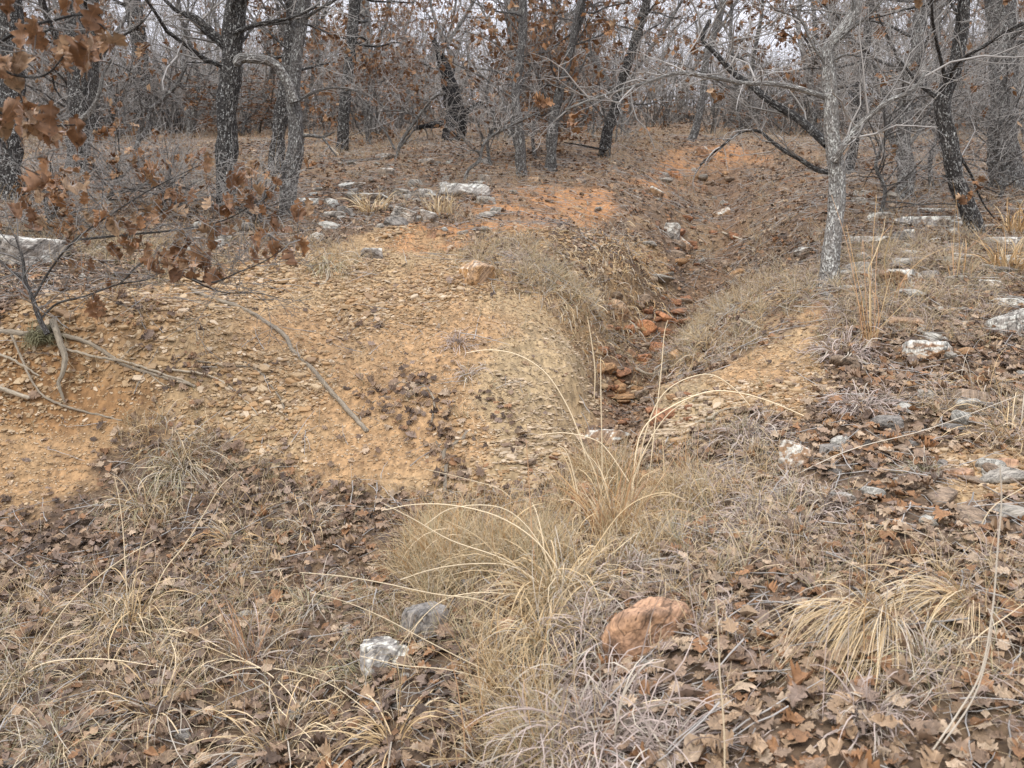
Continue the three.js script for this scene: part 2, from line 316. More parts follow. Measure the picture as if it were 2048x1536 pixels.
// ---------------------------------------------------------------- the ground
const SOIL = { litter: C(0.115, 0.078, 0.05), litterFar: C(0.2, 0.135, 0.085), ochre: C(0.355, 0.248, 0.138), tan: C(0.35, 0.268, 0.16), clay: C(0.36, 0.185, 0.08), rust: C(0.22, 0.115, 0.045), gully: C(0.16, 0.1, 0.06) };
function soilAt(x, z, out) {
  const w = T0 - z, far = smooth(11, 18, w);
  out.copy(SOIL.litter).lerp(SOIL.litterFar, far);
  out.lerp(SOIL.ochre, 0.3 * smooth(0.5, 0.75, fbm(x * 0.9, z * 0.9, 21, 3)));
  if (w < 26) {
    const b = Z('bank', x, z), n = fbm(x * 2.2, z * 2.2, 31, 4);
    out.lerp(SOIL.ochre, b); out.lerp(SOIL.tan, b * smooth(0.5, 0.68, n) * 0.6);
    out.lerp(SOIL.clay, b * smooth(0.55, 0.35, n) * 0.32); out.lerp(SOIL.rust, b * 0.35 * smooth(-0.05, -0.3, x / w) );
    out.lerp(SOIL.tan, Z('strata', x, z) * 0.85); out.lerp(SOIL.clay, Z('clay', x, z) * lerp(0.35, 1, smooth(0.4, 0.6, fbm(x * 3, z * 3, 41, 4))));
    out.lerp(SOIL.ochre, Z('hump', x, z) * 0.75 * smooth(0.3, 0.55, n));
    out.lerp(SOIL.rust, Z('burnt', x, z) * 0.7); out.lerp(SOIL.gully, Z('gully', x, z) * 0.85);
  }
  return out;
}
let ground;
{
  // plan grid, finer where the photograph looks
  const ts = [], ss = [];
  for (let i = 0; i <= 420; i++) { const a = i / 420 * 2 - 1; ts.push(0.47 * a + 0.75 * Math.sign(a) * Math.abs(a) ** 5 ); }
  for (let s = Math.log(2.1); s < Math.log(110);) { ss.push(s); const w = Math.exp(s); s += w < 6.6 ? 0.02 : w < 11.5 ? 0.003 : w < 17 ? 0.0044 : w < 30 ? 0.008 : 0.02; }
  const nt = ts.length, ns = ss.length, P = new Float32Array(nt * ns * 3), UV = new Float32Array(nt * ns * 2), CO = new Float32Array(nt * ns * 3), c = new THREE.Color(), I = [];
  for (let j = 0; j < ns; j++) for (let i = 0; i < nt; i++) {
    const w = Math.exp(ss[j]), z = T0 - w, x = ts[i] * w, k = j * nt + i;
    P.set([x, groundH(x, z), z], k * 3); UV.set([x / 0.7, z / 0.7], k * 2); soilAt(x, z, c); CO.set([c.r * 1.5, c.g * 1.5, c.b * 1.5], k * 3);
    if (i && j) I.push(k - nt - 1, k - nt, k, k - nt - 1, k, k - 1);
  }
  const g = new THREE.BufferGeometry(); g.setAttribute('position', new THREE.BufferAttribute(P, 3)); g.setAttribute('uv', new THREE.BufferAttribute(UV, 2)); g.setAttribute('color', new THREE.BufferAttribute(CO, 3)); g.setIndex(I); g.computeVertexNormals();
  ground = tag(mesh('ground', g, M.ground, scene), 'eroded hillside of ochre shale, clay and leaf covered soil', 'hillside', null, 'structure');
  console.log('ground tris', I.length / 3);
}

// ---------------------------------------------------------------- trees
const up = V(0, 1, 0);
// oak leaf: lobed blade on two columns of quads about a midrib, y along the leaf from 0 to 1, curled and crumpled
function leafGeo(seed, curl, bend, crumple, lobes = 3, fat = 1) {
  const r = RNG(seed), L = [], R = []; curl *= 0.36; bend *= 0.45; crumple *= 0.8; const side = (out, ph) => {
    out.push([0.012, 0]); out.push([0.05 * fat, 0.1]);
    for (let k = 0; k < lobes; k++) {
      const y0 = 0.12 + 0.72 * (k + 0.15 + ph) / lobes, big = Math.sin(PI * clamp(0.22 + 0.62 * (k + 0.5) / lobes, 0, 1)) * 0.4 * fat * r.r(0.85, 1.15), st = 0.26 / lobes;
      out.push([big * r.r(0.48, 0.62), y0]); out.push([big * r.r(0.95, 1.05), y0 + st * 1.25]); out.push([big * r.r(0.8, 1.0), y0 + st * 2.0]);
    }
    out.push([0.07 * fat, 0.88]); out.push([0.1 * fat, 0.94]); out.push([0.0, 1]);
  };
  side(L, r.r(0, 0.1)); side(R, r.r(0.05, 0.18));
  const m = new MB(), c = C(1, 1, 1), n = L.length, px = r.r(0, 50), rel = (x, y) => {
    const X = x * 2.2, z = curl * X * X + bend * (y - 0.5) * (y - 0.5) * 1.4 + crumple * ((vnoise(x * 5 + px, y * 5, seed) - 0.5) * 0.5 + (vnoise(x * 12 + px, y * 11, seed + 2) - 0.5) * 0.22);
    const sh = 1 / (1 + Math.abs(curl) * 0.55 * Math.abs(X));
    return [x * sh, y - 0.5, z];
  };
  for (let k = 0; k < n; k++) for (const [x, y] of [[-L[k][0], L[k][1]], [-L[k][0] * 0.5, L[k][1] * 0.9 + 0.1 * (L[k][1] + R[k][1]) / 2], [0, (L[k][1] + R[k][1]) / 2 - 0.015], [R[k][0] * 0.5, R[k][1] * 0.9 + 0.1 * (L[k][1] + R[k][1]) / 2], [R[k][0], R[k][1]]]) m.vert(...rel(x, y), 0, 0, 1, 0.5 + x, y, c);
  for (let k = 0; k < n - 1; k++) for (let q = 0; q < 4; q++) { const a = k * 5 + q; m.i.push(a, a + 1, a + 5, a + 1, a + 6, a + 5); }
  m.tube([V(...rel(0, 0)), V(0, -0.58, rel(0, 0)[2] - 0.02), V(0.02, -0.66, rel(0, 0)[2] - 0.05)], [0.011, 0.009, 0.008], 3, c);
  const g = m.geometry(); g.deleteAttribute('color'); g.computeVertexNormals(); g.rotateX(-PI / 2); return g;   // now lies flat, y up
}
const LEAVES = [leafGeo(1, 0.35, 0.5, 0.5), leafGeo(2, -0.4, -0.4, 0.5), leafGeo(3, 0.8, 0.3, 0.4), leafGeo(4, 0.15, 0.9, 0.6, 4), leafGeo(5, -0.9, 0.2, 0.5), leafGeo(6, 0.5, -0.8, 0.7, 3, 1.2), leafGeo(7, 2.2, 0.6, 0.5, 3, 1.1), leafGeo(8, 0.1, 0.2, 0.35, 4, 0.9), leafGeo(9, 0.9, 0.8, 0.9, 2, 0.75), leafGeo(10, -1.2, -0.6, 1.2, 2, 0.9), leafGeo(11, 2.6, 1.2, 0.8, 1, 0.8), leafGeo(12, 0.6, 0.5, 1.3, 5, 0.8)];
const leafSmall = [0, 1].map((k) => {                       // few triangles, for crowns far away
  const m = new MB(), c = C(1, 1, 1); for (const [x, y, z] of [[0, -0.5, 0.05], [-0.3, -0.05, 0.12 - k * 0.2], [0.02, 0, 0], [0.3, 0.08, 0.1], [0, 0.5, -0.1 + k * 0.2]]) m.vert(x, z, y, 0, 1, 0, x + 0.5, y + 0.5, c);
  m.i.push(0, 2, 1, 0, 3, 2, 1, 2, 4, 2, 3, 4); const g = m.geometry(); g.deleteAttribute('color'); g.computeVertexNormals(); return g;
});
const DEAD = [C(0.38, 0.205, 0.1), C(0.46, 0.27, 0.14), C(0.3, 0.16, 0.08), C(0.54, 0.36, 0.21), C(0.42, 0.215, 0.09)];
const twigTone = (r, pale = 0.5) => { const k = r.r(0.55, 1.2) * lerp(0.6, 1.75, pale); return C(0.27 * k, 0.255 * k, 0.232 * k); };

// crooked branch that forks on; twigs go into mb.twig, leaves into mb.leaf
function branch(o, r, p, d, len, rad, level, pale, leafy) {
  const n = level >= 2 ? 6 : level === 1 ? 4 : o.seg0 ?? 3, pts = [p.clone()], rs = [rad], q = p.clone(), dir = d.clone().normalize(), dirs = [dir.clone()];
  for (let k = 1; k <= n; k++) {
    const jit = level >= 2 ? 0.34 : 0.5; dir.x += r.n() * jit; dir.y += r.n() * jit * 0.85 + (level ? 0.04 : 0.0); dir.z += r.n() * jit; dir.normalize();
    q.addScaledVector(dir, len / n); pts.push(q.clone()); rs.push(Math.max(rad * (1 - 0.72 * k / n), o.rmin ?? 0.0016)); dirs.push(dir.clone());
  }
  (level >= 2 ? o.newLimb ? o.newLimb() : o.limb : o.twig).tube(pts, rs, level >= 2 ? 5 : 3, level >= 2 ? o.tone : twigTone(r, pale), 0, 0, level >= 2);
  if (level > 0) {
    const kids = level >= 3 ? 8 : level === 2 ? 6 : o.fine ?? 5;
    for (let k = 0; k < kids; k++) {
      const at = lerp(0.18, 1, (k + r()) / kids) * n, a = Math.min(Math.floor(at), n - 1), s = pts[a].clone().lerp(pts[a + 1], at - a);
      const e = V(r.n(), r.n() * 0.75 + 0.18, r.n()).addScaledVector(dirs[a], 0.75).normalize();
      branch(o, r, s, e, len * r.r(0.38, 0.68), Math.max(lerp(rs[a], rs[a + 1], at - a) * 0.58, 0.0016), level - 1, pale, leafy);
    }
  } else if (leafy && r() < leafy) {
    const nl = 3 + Math.floor(r() * 4);
    for (let k = 0; k < nl; k++) o.leaf.push([pts[n].clone().add(V(r.n() * 0.05, r.n() * 0.05 - 0.03, r.n() * 0.05)), r()]);
  }
}
const mtx = new THREE.Matrix4(), quat = new THREE.Quaternion(), eul = new THREE.Euler(), scl = V();
function leafMatrix(r, p, size, hang = 0.6) { eul.set(r.r(-1, 1) + hang, r() * TAU, r.r(-1.2, 1.2), 'YXZ'); quat.setFromEuler(eul); return new THREE.Matrix4().compose(p, quat, scl.set(size * r.r(0.8, 1.1), size, size)); }
function leavesInto(o, r, size, big) { for (const [p, c] of o.leaf) o.leafMB.add(big ? LEAVES[Math.floor(c * 11.99)] : leafSmall[c < 0.5 ? 0 : 1], leafMatrix(r, p, size * r.r(0.7, 1.25)), DEAD[Math.floor(c * 97) % 5]); }
const newTree = (tone) => ({ limb: new MB(), twig: new MB(), leaf: [], leafMB: new MB(), tone });
M.treeLeaf = new THREE.MeshStandardMaterial({ vertexColors: true, map: leafVein, roughness: 0.75, side: THREE.DoubleSide });
const white = C(1, 1, 1), shade = (k) => C(k, k, k);

// a tree of the foreground wood, its trunk and limbs surveyed in the photograph: path [u, v], widths in pixels
function surveyedTree(s, seed) {
  const r = RNG(seed), foot = pix(...s.foot ?? s.path[0]), D = foot.D + (s.dD ?? 0), mp = D / FPX;
  const o = newTree(shade(s.tone ?? 1)), limbs = []; o.fine = s.fine; o.newLimb = () => { const m = new MB(); limbs.push(m); return m; };
  const P = s.path.map(([u, v, dd = 0], k) => k ? unproject(u, v, D + dd) : V(foot.x, foot.y, foot.z)), root = P[0].clone(); P[0].y -= 0.12;
  const lastDir = P[P.length - 1].clone().sub(P[P.length - 2]).normalize();
  if (s.grow) for (let k = 1; k <= 3; k++) P.push(P[P.length - 1].clone().addScaledVector(lastDir.add(V(r.n() * 0.12, 0.1, r.n() * 0.12)).normalize(), s.grow / 3));
  const n = P.length * 7, pts = curve(P, n), rad = pts.map((_, k) => { const t = k / n, w = lerp(s.w[0], s.w[1], t) / 2 * mp; return w * (1 + 0.75 * Math.exp(-t * pts.length * 0.55)) * (s.grow && t > 0.75 ? lerp(1, 0.45, (t - 0.75) / 0.25) : 1); });
  const g = thing(s.name, root, s.label, s.cat ?? 'tree', s.group), trunk = new MB();
  trunk.tube(pts, rad, s.w[0] > 30 ? 18 : 12, o.tone, 0.24, seed % 50);
  trunk.build('trunk', s.mat, g, root);
  for (const L of s.limbs ?? []) {
    const m = new MB(), lp = curve(L.path.map(([u, v, dd = 0]) => unproject(u, v, D + (L.dD ?? 0) + dd)), L.path.length * 5), N = lp.length;
    m.tube(lp, lp.map((_, k) => lerp(L.w, L.w1 ?? L.w * 0.35, k / (N - 1)) / 2 * mp), 9, shade(L.tone ?? s.tone ?? 1), 0.16, seed + 7);
    tag(m.build('limb', L.mat ?? s.mat, g, root), L.label);
    const kids = L.kids ?? 7;
    for (let k = 0; k < kids; k++) { const a = Math.floor(lerp(0.2, 0.99, (k + r()) / kids) * (N - 1)), d = lp[Math.min(a + 1, N - 1)].clone().sub(lp[Math.max(a - 1, 0)]).normalize().multiplyScalar(0.7).add(V(r.n(), r.n() * 0.8 + 0.1, r.n())); branch(o, r, lp[a], d, (L.reach ?? 0.8) * r.r(0.5, 1), Math.max(0.0045, L.w * mp * 0.16), L.level ?? 1, s.pale ?? 0.6, s.leafy ?? 0.03); }
  }
  const kids = Math.round((s.kids ?? 8) * 1.6);
  for (let k = 0; k < kids; k++) { const t = lerp(s.from ?? 0.35, 1, (k + r()) / kids), a = Math.min(Math.floor(t * n), n - 1); branch(o, r, pts[a], V(r.n(), 0.35 + r.n() * 0.6, r.n()), (s.reach ?? 1.3) * r.r(0.5, 1.1), Math.max(0.008, rad[a] * 0.3), 2, s.pale ?? 0.5, s.leafy ?? 0.03); }
  for (const b of limbs) b.build('branch', s.mat, g, root);
  if (!o.twig.empty) tag(o.twig.build('twigs', M.twig, g, root), null, null, null, 'stuff');
  leavesInto(o, r, 0.085 , D < 9); if (!o.leafMB.empty) tag(o.leafMB.build('dead_leaves', M.treeLeaf, g, root), null, null, null, 'stuff');
  return g;
}
const TREES = [
  { name: 'oak_tree', label: 'dark oak trunk cut off by the left edge of the picture, behind hanging brown leaves', foot: [20, 398], path: [[20, 398], [19, 300], [25, 150], [22, -20]], w: [46, 36], mat: M.barkDark, grow: 2, limbs: [{ path: [[22, 345], [45, 362], [72, 370], [95, 366]], w: 12, mat: M.barkGrey, kids: 4, reach: 0.35 }], leafy: 0.05 },
  { name: 'oak_tree', label: 'dark upright oak with a pale lichen branch bending up from its right side', path: [[160, 345], [158, 250], [160, 150], [150, 60], [140, -20]], w: [44, 36], mat: M.barkDark, grow: 2, limbs: [{ path: [[152, 246, -0.2], [172, 232, -0.3], [188, 212, -0.35], [199, 185, -0.4], [206, 150, -0.4], [222, 120, -0.4]], w: 13, mat: M.barkPale, kids: 5, reach: 0.5, label: 'pale lichen covered limb' }], leafy: 0.05 },
  { name: 'oak_tree', label: 'stout dark oak speckled with white lichen, left of the forked lichen tree', path: [[457, 425], [454, 340], [453, 255], [458, 180], [463, 110], [470, 40], [478, -20]], w: [40, 40], mat: M.barkDark, grow: 2.2, limbs: [{ path: [[452, 92], [438, 78], [410, 50], [385, 32], [355, 22], [325, -6], [300, -40]], w: 17, kids: 8 }, { path: [[470, 65, -0.1], [500, 54, -0.15], [530, 46, -0.2], [565, 40, -0.2], [598, 30, -0.2], [640, 10, -0.2]], w: 11, kids: 7 }], leafy: 0.04 },
  { name: 'forked_oak', label: 'slender pale lichen tree that forks, one arm arching left to a broken mossy end', path: [[578, 432], [579, 360], [590, 300], [592, 240], [588, 200], [590, 130], [602, 50], [612, -20]], w: [32, 20], mat: M.barkGrey, grow: 2, pale: 0.8, limbs: [{ path: [[588, 205, 0], [578, 172, -0.03], [566, 150, -0.05], [553, 132, -0.08], [535, 121, -0.1], [508, 117, -0.12], [480, 117, -0.14], [472, 128, -0.15]], dD: -0.12, w: 21, w1: 17, kids: 2, reach: 0.3, mat: M.barkPale, label: 'arching limb with a broken mossy end' }, { path: [[592, 205], [615, 190], [640, 180], [670, 175], [700, 178], [745, 195]], w: 7, w1: 3, mat: M.barkPale, kids: 8, reach: 0.7 }, { path: [[598, 272], [620, 271], [645, 274], [668, 264]], w: 8, w1: 4, mat: M.barkPale, kids: 4, reach: 0.3 }, { path: [[645, 274], [660, 295], [673, 312]], w: 5, w1: 3, mat: M.barkPale, kids: 2, reach: 0.3 }, { path: [[560, 345, -0.1], [575, 325, -0.05], [592, 300, 0]], w: 9, w1: 8, kids: 0 }], leafy: 0.02, from: 0.55 },
  { name: 'oak_tree', label: 'dark thin trunk standing close behind the forked lichen tree', path: [[551, 352], [554, 300], [562, 230], [573, 150], [581, 60], [586, -20]], w: [28, 22], mat: M.barkDark, grow: 2, leafy: 0.12 },
  { name: 'oak_tree', label: 'straight thin dark trunk right of the forked lichen tree', path: [[682, 303], [688, 230], [697, 140], [705, 60], [712, -20]], w: [21, 22], mat: M.barkDark, tone: 0.75, grow: 2, leafy: 0.1, pale: 0.4 },
  { name: 'dead_sapling', label: 'small crooked grey sapling between the two left oaks, elbowed like a bent arm', path: [[271, 338], [276, 285], [293, 262], [300, 222], [322, 203], [356, 165], [372, 130]], w: [12, 6], mat: M.barkGrey, kids: 5, reach: 0.6, from: 0.5, limbs: [{ path: [[277, 285], [277, 272], [278, 262]], w: 9, w1: 4, kids: 0 }], leafy: 0.04, cat: 'sapling' },
  { name: 'oak_tree', label: 'thick dark trunk farther back, its foot behind the small crooked sapling', path: [[286, 272], [284, 180], [278, 90], [262, -20]], w: [30, 34], mat: M.barkDark, grow: 3, leafy: 0.12 },
  { name: 'burnt_snag', label: 'charred black broken snag with a pointed top standing on the skyline', foot: [905, 284], path: [[905, 284], [910, 240], [904, 190], [893, 150], [884, 122], [876, 98], [866, 78]], w: [50, 8], mat: M.barkBurnt, kids: 4, from: 0.3, reach: 0.7, leafy: 0, limbs: [{ path: [[890, 246], [868, 250], [848, 253], [828, 258]], w: 14, w1: 9, kids: 2, reach: 0.4 }, { path: [[912, 236], [930, 224], [948, 215], [965, 205]], w: 15, w1: 10, kids: 3, reach: 0.4 }, { path: [[905, 196], [922, 180], [932, 158], [940, 150]], w: 8, w1: 3, mat: M.barkPale, kids: 5, reach: 0.6 }], cat: 'snag' },
  { name: 'oak_tree', label: 'left one of the two slim grey trunks at the top of the clay bank', path: [[1042, 350], [1041, 290], [1036, 240], [1031, 190], [1040, 120], [1046, 40]], w: [21, 12], mat: M.barkGrey, grow: 1.5, leafy: 0.2, limbs: [{ path: [[1036, 305], [1026, 270], [1022, 240], [1010, 205]], w: 8, kids: 5 }], kids: 12 },
  { name: 'oak_tree', label: 'right one of the two slim grey trunks at the top of the clay bank', path: [[1100, 340], [1103, 290], [1109, 230], [1121, 180], [1134, 130], [1150, 60]], w: [22, 10], mat: M.barkGrey, tone: 0.8, grow: 1.5, leafy: 0.22, limbs: [{ path: [[1106, 255], [1122, 232], [1138, 212], [1150, 165], [1175, 110]], w: 9, kids: 7 }, { path: [[1110, 225], [1090, 190], [1075, 150], [1040, 110]], w: 7, kids: 7 }], kids: 14 },
  { name: 'oak_tree', label: 'leaning dark trunk above the left side of the gully head', path: [[1205, 312], [1218, 255], [1234, 205], [1250, 140], [1277, 60], [1300, -20]], w: [21, 14], mat: M.barkDark, tone: 0.8, grow: 1.5, leafy: 0.08, limbs: [{ path: [[1212, 300, -0.1], [1195, 297, -0.15], [1160, 290, -0.2], [1128, 285, -0.25]], w: 5, kids: 3, reach: 0.4 }], kids: 12 },
  { name: 'oak_tree', label: 'tall broad pale trunk on the skyline right of the charred snag', path: [[1042, 262], [1039, 150], [1035, 60], [1030, -30]], foot: [1042, 272], w: [40, 44], mat: M.barkGrey, tone: 1.1, grow: 3, leafy: 0.1, kids: 10 },
  { name: 'lichen_tree', label: 'crooked pale lichen covered tree standing on the right bank of the gully', path: [[1657, 566], [1662, 500], [1673, 420], [1675, 362], [1668, 300], [1662, 239], [1660, 180], [1657, 137], [1656, 100], [1669, 79], [1692, 51], [1711, 20], [1716, -30]], w: [33, 18], mat: M.barkPale, tone: 1.5, grow: 1.2, pale: 0.72, kids: 9, from: 0.5, reach: 0.8,
    limbs: [{ path: [[1655, 196], [1601, 178, -0.1], [1543, 167, -0.2], [1491, 167, -0.3], [1445, 158, -0.35], [1399, 150, -0.4], [1350, 147, -0.45], [1295, 164, -0.5], [1240, 181, -0.5], [1186, 198, -0.5], [1131, 219, -0.5]], w: 11, w1: 4, tone: 1.6, kids: 22, reach: 0.5, label: 'long pale limb reaching left across the gully' },
      { path: [[1668, 322, -0.05], [1685, 295, -0.1], [1703, 270, -0.12], [1734, 236, -0.15], [1779, 202, -0.2], [1826, 178, -0.2], [1862, 130, -0.2]], w: 17, w1: 6, kids: 10, reach: 0.8 },
      { path: [[1656, 290, 0.1], [1638, 273, 0.2], [1594, 236, 0.4], [1539, 202, 0.5], [1498, 167, 0.6], [1464, 143, 0.7], [1423, 99, 0.7], [1405, 80, 0.7], [1420, 40, 0.7]], w: 19, w1: 9, mat: M.barkDark, tone: 0.7, kids: 10, reach: 0.9, label: 'dark bare limb slanting up to the left' },
      { path: [[1660, 345, 0.05], [1632, 338, 0.15], [1600, 318, 0.2], [1567, 300, 0.3], [1540, 280, 0.35], [1519, 263, 0.4], [1488, 262, 0.4], [1440, 295, 0.35], [1400, 330, 0.3]], w: 11, w1: 4, mat: M.barkDark, tone: 0.8, kids: 12, reach: 0.5, label: 'lower dark limb drooping over the gully' },
      { path: [[1648, 560, -0.03], [1643, 590, -0.1], [1630, 615, -0.2], [1622, 642, -0.3]], w: 20, w1: 9, kids: 0, label: 'bare root running down the bank' }, { path: [[1656, 130], [1690, 110, -0.1], [1740, 122, -0.15], [1775, 160, -0.2]], w: 5, w1: 2, kids: 8, reach: 0.5 }, { path: [[1657, 140], [1620, 80, -0.1], [1600, 40, -0.15], [1550, 20, -0.2]], w: 6, w1: 2, kids: 8, reach: 0.7 }], leafy: 0.02 },
  { name: 'oak_tree', label: 'dark stem right behind the crooked pale lichen tree', path: [[1690, 352], [1702, 320], [1712, 270], [1716, 200], [1730, 100], [1742, -20]], w: [20, 13], mat: M.barkDark, tone: 0.8, grow: 1.5, leafy: 0.06, dD: 0.3 },
  { name: 'oak_tree', label: 'grey double stemmed oak with slabs of rock at its foot', path: [[1809, 396], [1813, 335], [1806, 290], [1812, 220], [1830, 120], [1850, -20]], w: [34, 20], mat: M.barkGrey, grow: 1.5, leafy: 0.06, limbs: [{ path: [[1812, 335], [1788, 290], [1772, 235], [1756, 160], [1730, 80]], w: 15, kids: 9 }, { path: [[1811, 300], [1840, 260], [1870, 200], [1905, 150]], w: 9, kids: 7 }] },
  { name: 'oak_tree', label: 'dark trunk at the right leaning and curving up to the left over lichen rocks', path: [[1972, 470], [1930, 404], [1908, 342], [1893, 262], [1886, 205], [1910, 137], [1922, 68], [1930, -20]], w: [36, 18], mat: M.barkDark, grow: 1.5, leafy: 0.04, limbs: [{ path: [[1888, 205], [1860, 185], [1835, 165], [1800, 120]], w: 11, kids: 8 }, { path: [[1912, 360], [1890, 352], [1870, 356]], w: 8, kids: 2, reach: 0.4 }] },
  { name: 'oak_tree', label: 'broad grey trunk near the right edge of the picture', path: [[2012, 372], [2008, 250], [2006, 120], [1998, -30]], w: [54, 46], mat: M.barkGrey, tone: 0.9, grow: 3, leafy: 0.03, kids: 12 },
  { name: 'oak_tree', label: 'slim grey trunk on the slope left of the broad trunk by the right edge', path: [[1895, 330], [1890, 250], [1880, 160], [1872, 60], [1868, -30]], foot: [1895, 322], w: [18, 18], mat: M.barkGrey, grow: 2, leafy: 0.06 },
  { name: 'oak_tree', label: 'grey trunk on the skyline behind the straight thin dark trunk', path: [[742, 262], [738, 150], [732, 50], [726, -30]], foot: [742, 270], w: [22, 22], mat: M.barkGrey, grow: 3, leafy: 0.15 },
  { name: 'oak_tree', label: 'grey leaning trunk at the head of the gully, left of the drooping dark limb', path: [[1380, 268], [1405, 200], [1412, 120], [1440, 30], [1450, -30]], foot: [1380, 282], w: [14, 13], mat: M.barkGrey, grow: 2, leafy: 0.08 },
  { name: 'dead_sapling', label: 'pale dead sapling leaning right above the broad lichen boulder', path: [[922, 366], [937, 340], [958, 322], [966, 292], [988, 268], [1006, 260], [1038, 243], [1075, 225]], w: [8, 4], mat: M.barkPale, kids: 9, from: 0.3, reach: 0.6, pale: 1, leafy: 0, cat: 'sapling' },
  { name: 'dead_shrub', label: 'pale bare dead shrub with zigzag stems behind the grey slabs', path: [[790, 318], [800, 290], [828, 245], [845, 222], [871, 192], [890, 188]], w: [7, 4], mat: M.barkPale, kids: 6, from: 0.15, reach: 0.9, pale: 1, leafy: 0, limbs: [{ path: [[790, 300], [770, 262], [740, 222], [712, 180], [700, 140]], w: 5, w1: 2, kids: 6 }, { path: [[800, 296], [835, 240], [800, 222], [745, 225]], w: 4, w1: 2, kids: 4 }], cat: 'shrub' },
  { name: 'low_brush', label: 'low tangle of grey twigs on leaves between the sapling and the stout speckled oak', path: [[335, 428], [350, 405], [330, 385], [345, 365]], w: [6, 3], mat: M.barkGrey, kids: 16, from: 0.05, reach: 0.75, pale: 0.7, leafy: 0.02, cat: 'brush' },
  { name: 'low_brush', label: 'low grey twigs lying in front of the dark oak with the lichen branch', path: [[190, 412], [215, 395], [240, 372], [235, 350]], w: [6, 3], mat: M.barkGrey, kids: 15, from: 0.05, reach: 0.8, pale: 0.6, leafy: 0.02, cat: 'brush' },
  { name: 'low_brush', label: 'low grey brush beside the foot of the stout speckled oak', path: [[500, 450], [520, 432], [515, 410], [535, 392]], w: [5, 3], mat: M.barkGrey, kids: 12, from: 0.05, reach: 0.5, pale: 0.8, leafy: 0.02, cat: 'brush' },
  { name: 'low_brush', label: 'grey brush spreading over the large slab at the left edge', path: [[95, 475], [80, 450], [110, 425], [100, 400]], w: [6, 3], mat: M.barkGrey, kids: 14, from: 0.05, reach: 0.6, pale: 0.5, leafy: 0.05, cat: 'brush' },
  { name: 'dead_shrub', label: 'bare grey shrub on the slope just right of the crooked pale lichen tree', path: [[1755, 430], [1770, 380], [1752, 330], [1772, 270], [1765, 210]], w: [8, 4], mat: M.barkGrey, kids: 14, from: 0.1, reach: 1.0, pale: 0.9, leafy: 0, cat: 'shrub' },
  { name: 'dead_shrub', label: 'bare grey shrub between the double stemmed oak and the leaning dark trunk', path: [[1868, 380], [1860, 320], [1875, 260], [1850, 200], [1856, 140]], w: [9, 4], mat: M.barkGrey, kids: 15, from: 0.1, reach: 1.1, pale: 0.8, leafy: 0.02, cat: 'shrub' },
  { name: 'dead_shrub', label: 'dense grey shrub in front of the broad trunk near the right edge', path: [[1992, 400], [2010, 350], [1990, 290], [2020, 230], [2005, 160]], w: [9, 4], mat: M.barkGrey, kids: 18, from: 0.08, reach: 1.1, pale: 0.7, leafy: 0.02, cat: 'shrub' },
  { name: 'dead_shrub', label: 'grey shrub with zigzag twigs left of the two slim grey trunks', path: [[985, 330], [975, 285], [990, 240], [972, 190], [985, 140]], w: [7, 3], mat: M.barkGrey, kids: 9, from: 0.1, reach: 1.0, pale: 0.8, leafy: 0.1, cat: 'shrub' },
  { name: 'leafy_shrub', label: 'oak shrub with rust brown leaves behind the two slim grey trunks', path: [[1072, 318], [1066, 260], [1080, 200], [1060, 150], [1068, 100]], w: [8, 4], mat: M.barkGrey, kids: 18, from: 0.25, reach: 1.0, pale: 0.4, leafy: 0.5, cat: 'shrub' },
  { name: 'leafy_shrub', label: 'brown leaved oak shrub left of the charred snag', path: [[740, 290], [732, 230], [750, 180], [735, 130]], w: [8, 4], mat: M.barkGrey, kids: 16, from: 0.2, reach: 1.0, pale: 0.4, leafy: 0.5, cat: 'shrub' },
];
TREES.forEach((s, k) => surveyedTree(s, 900 + k * 13));

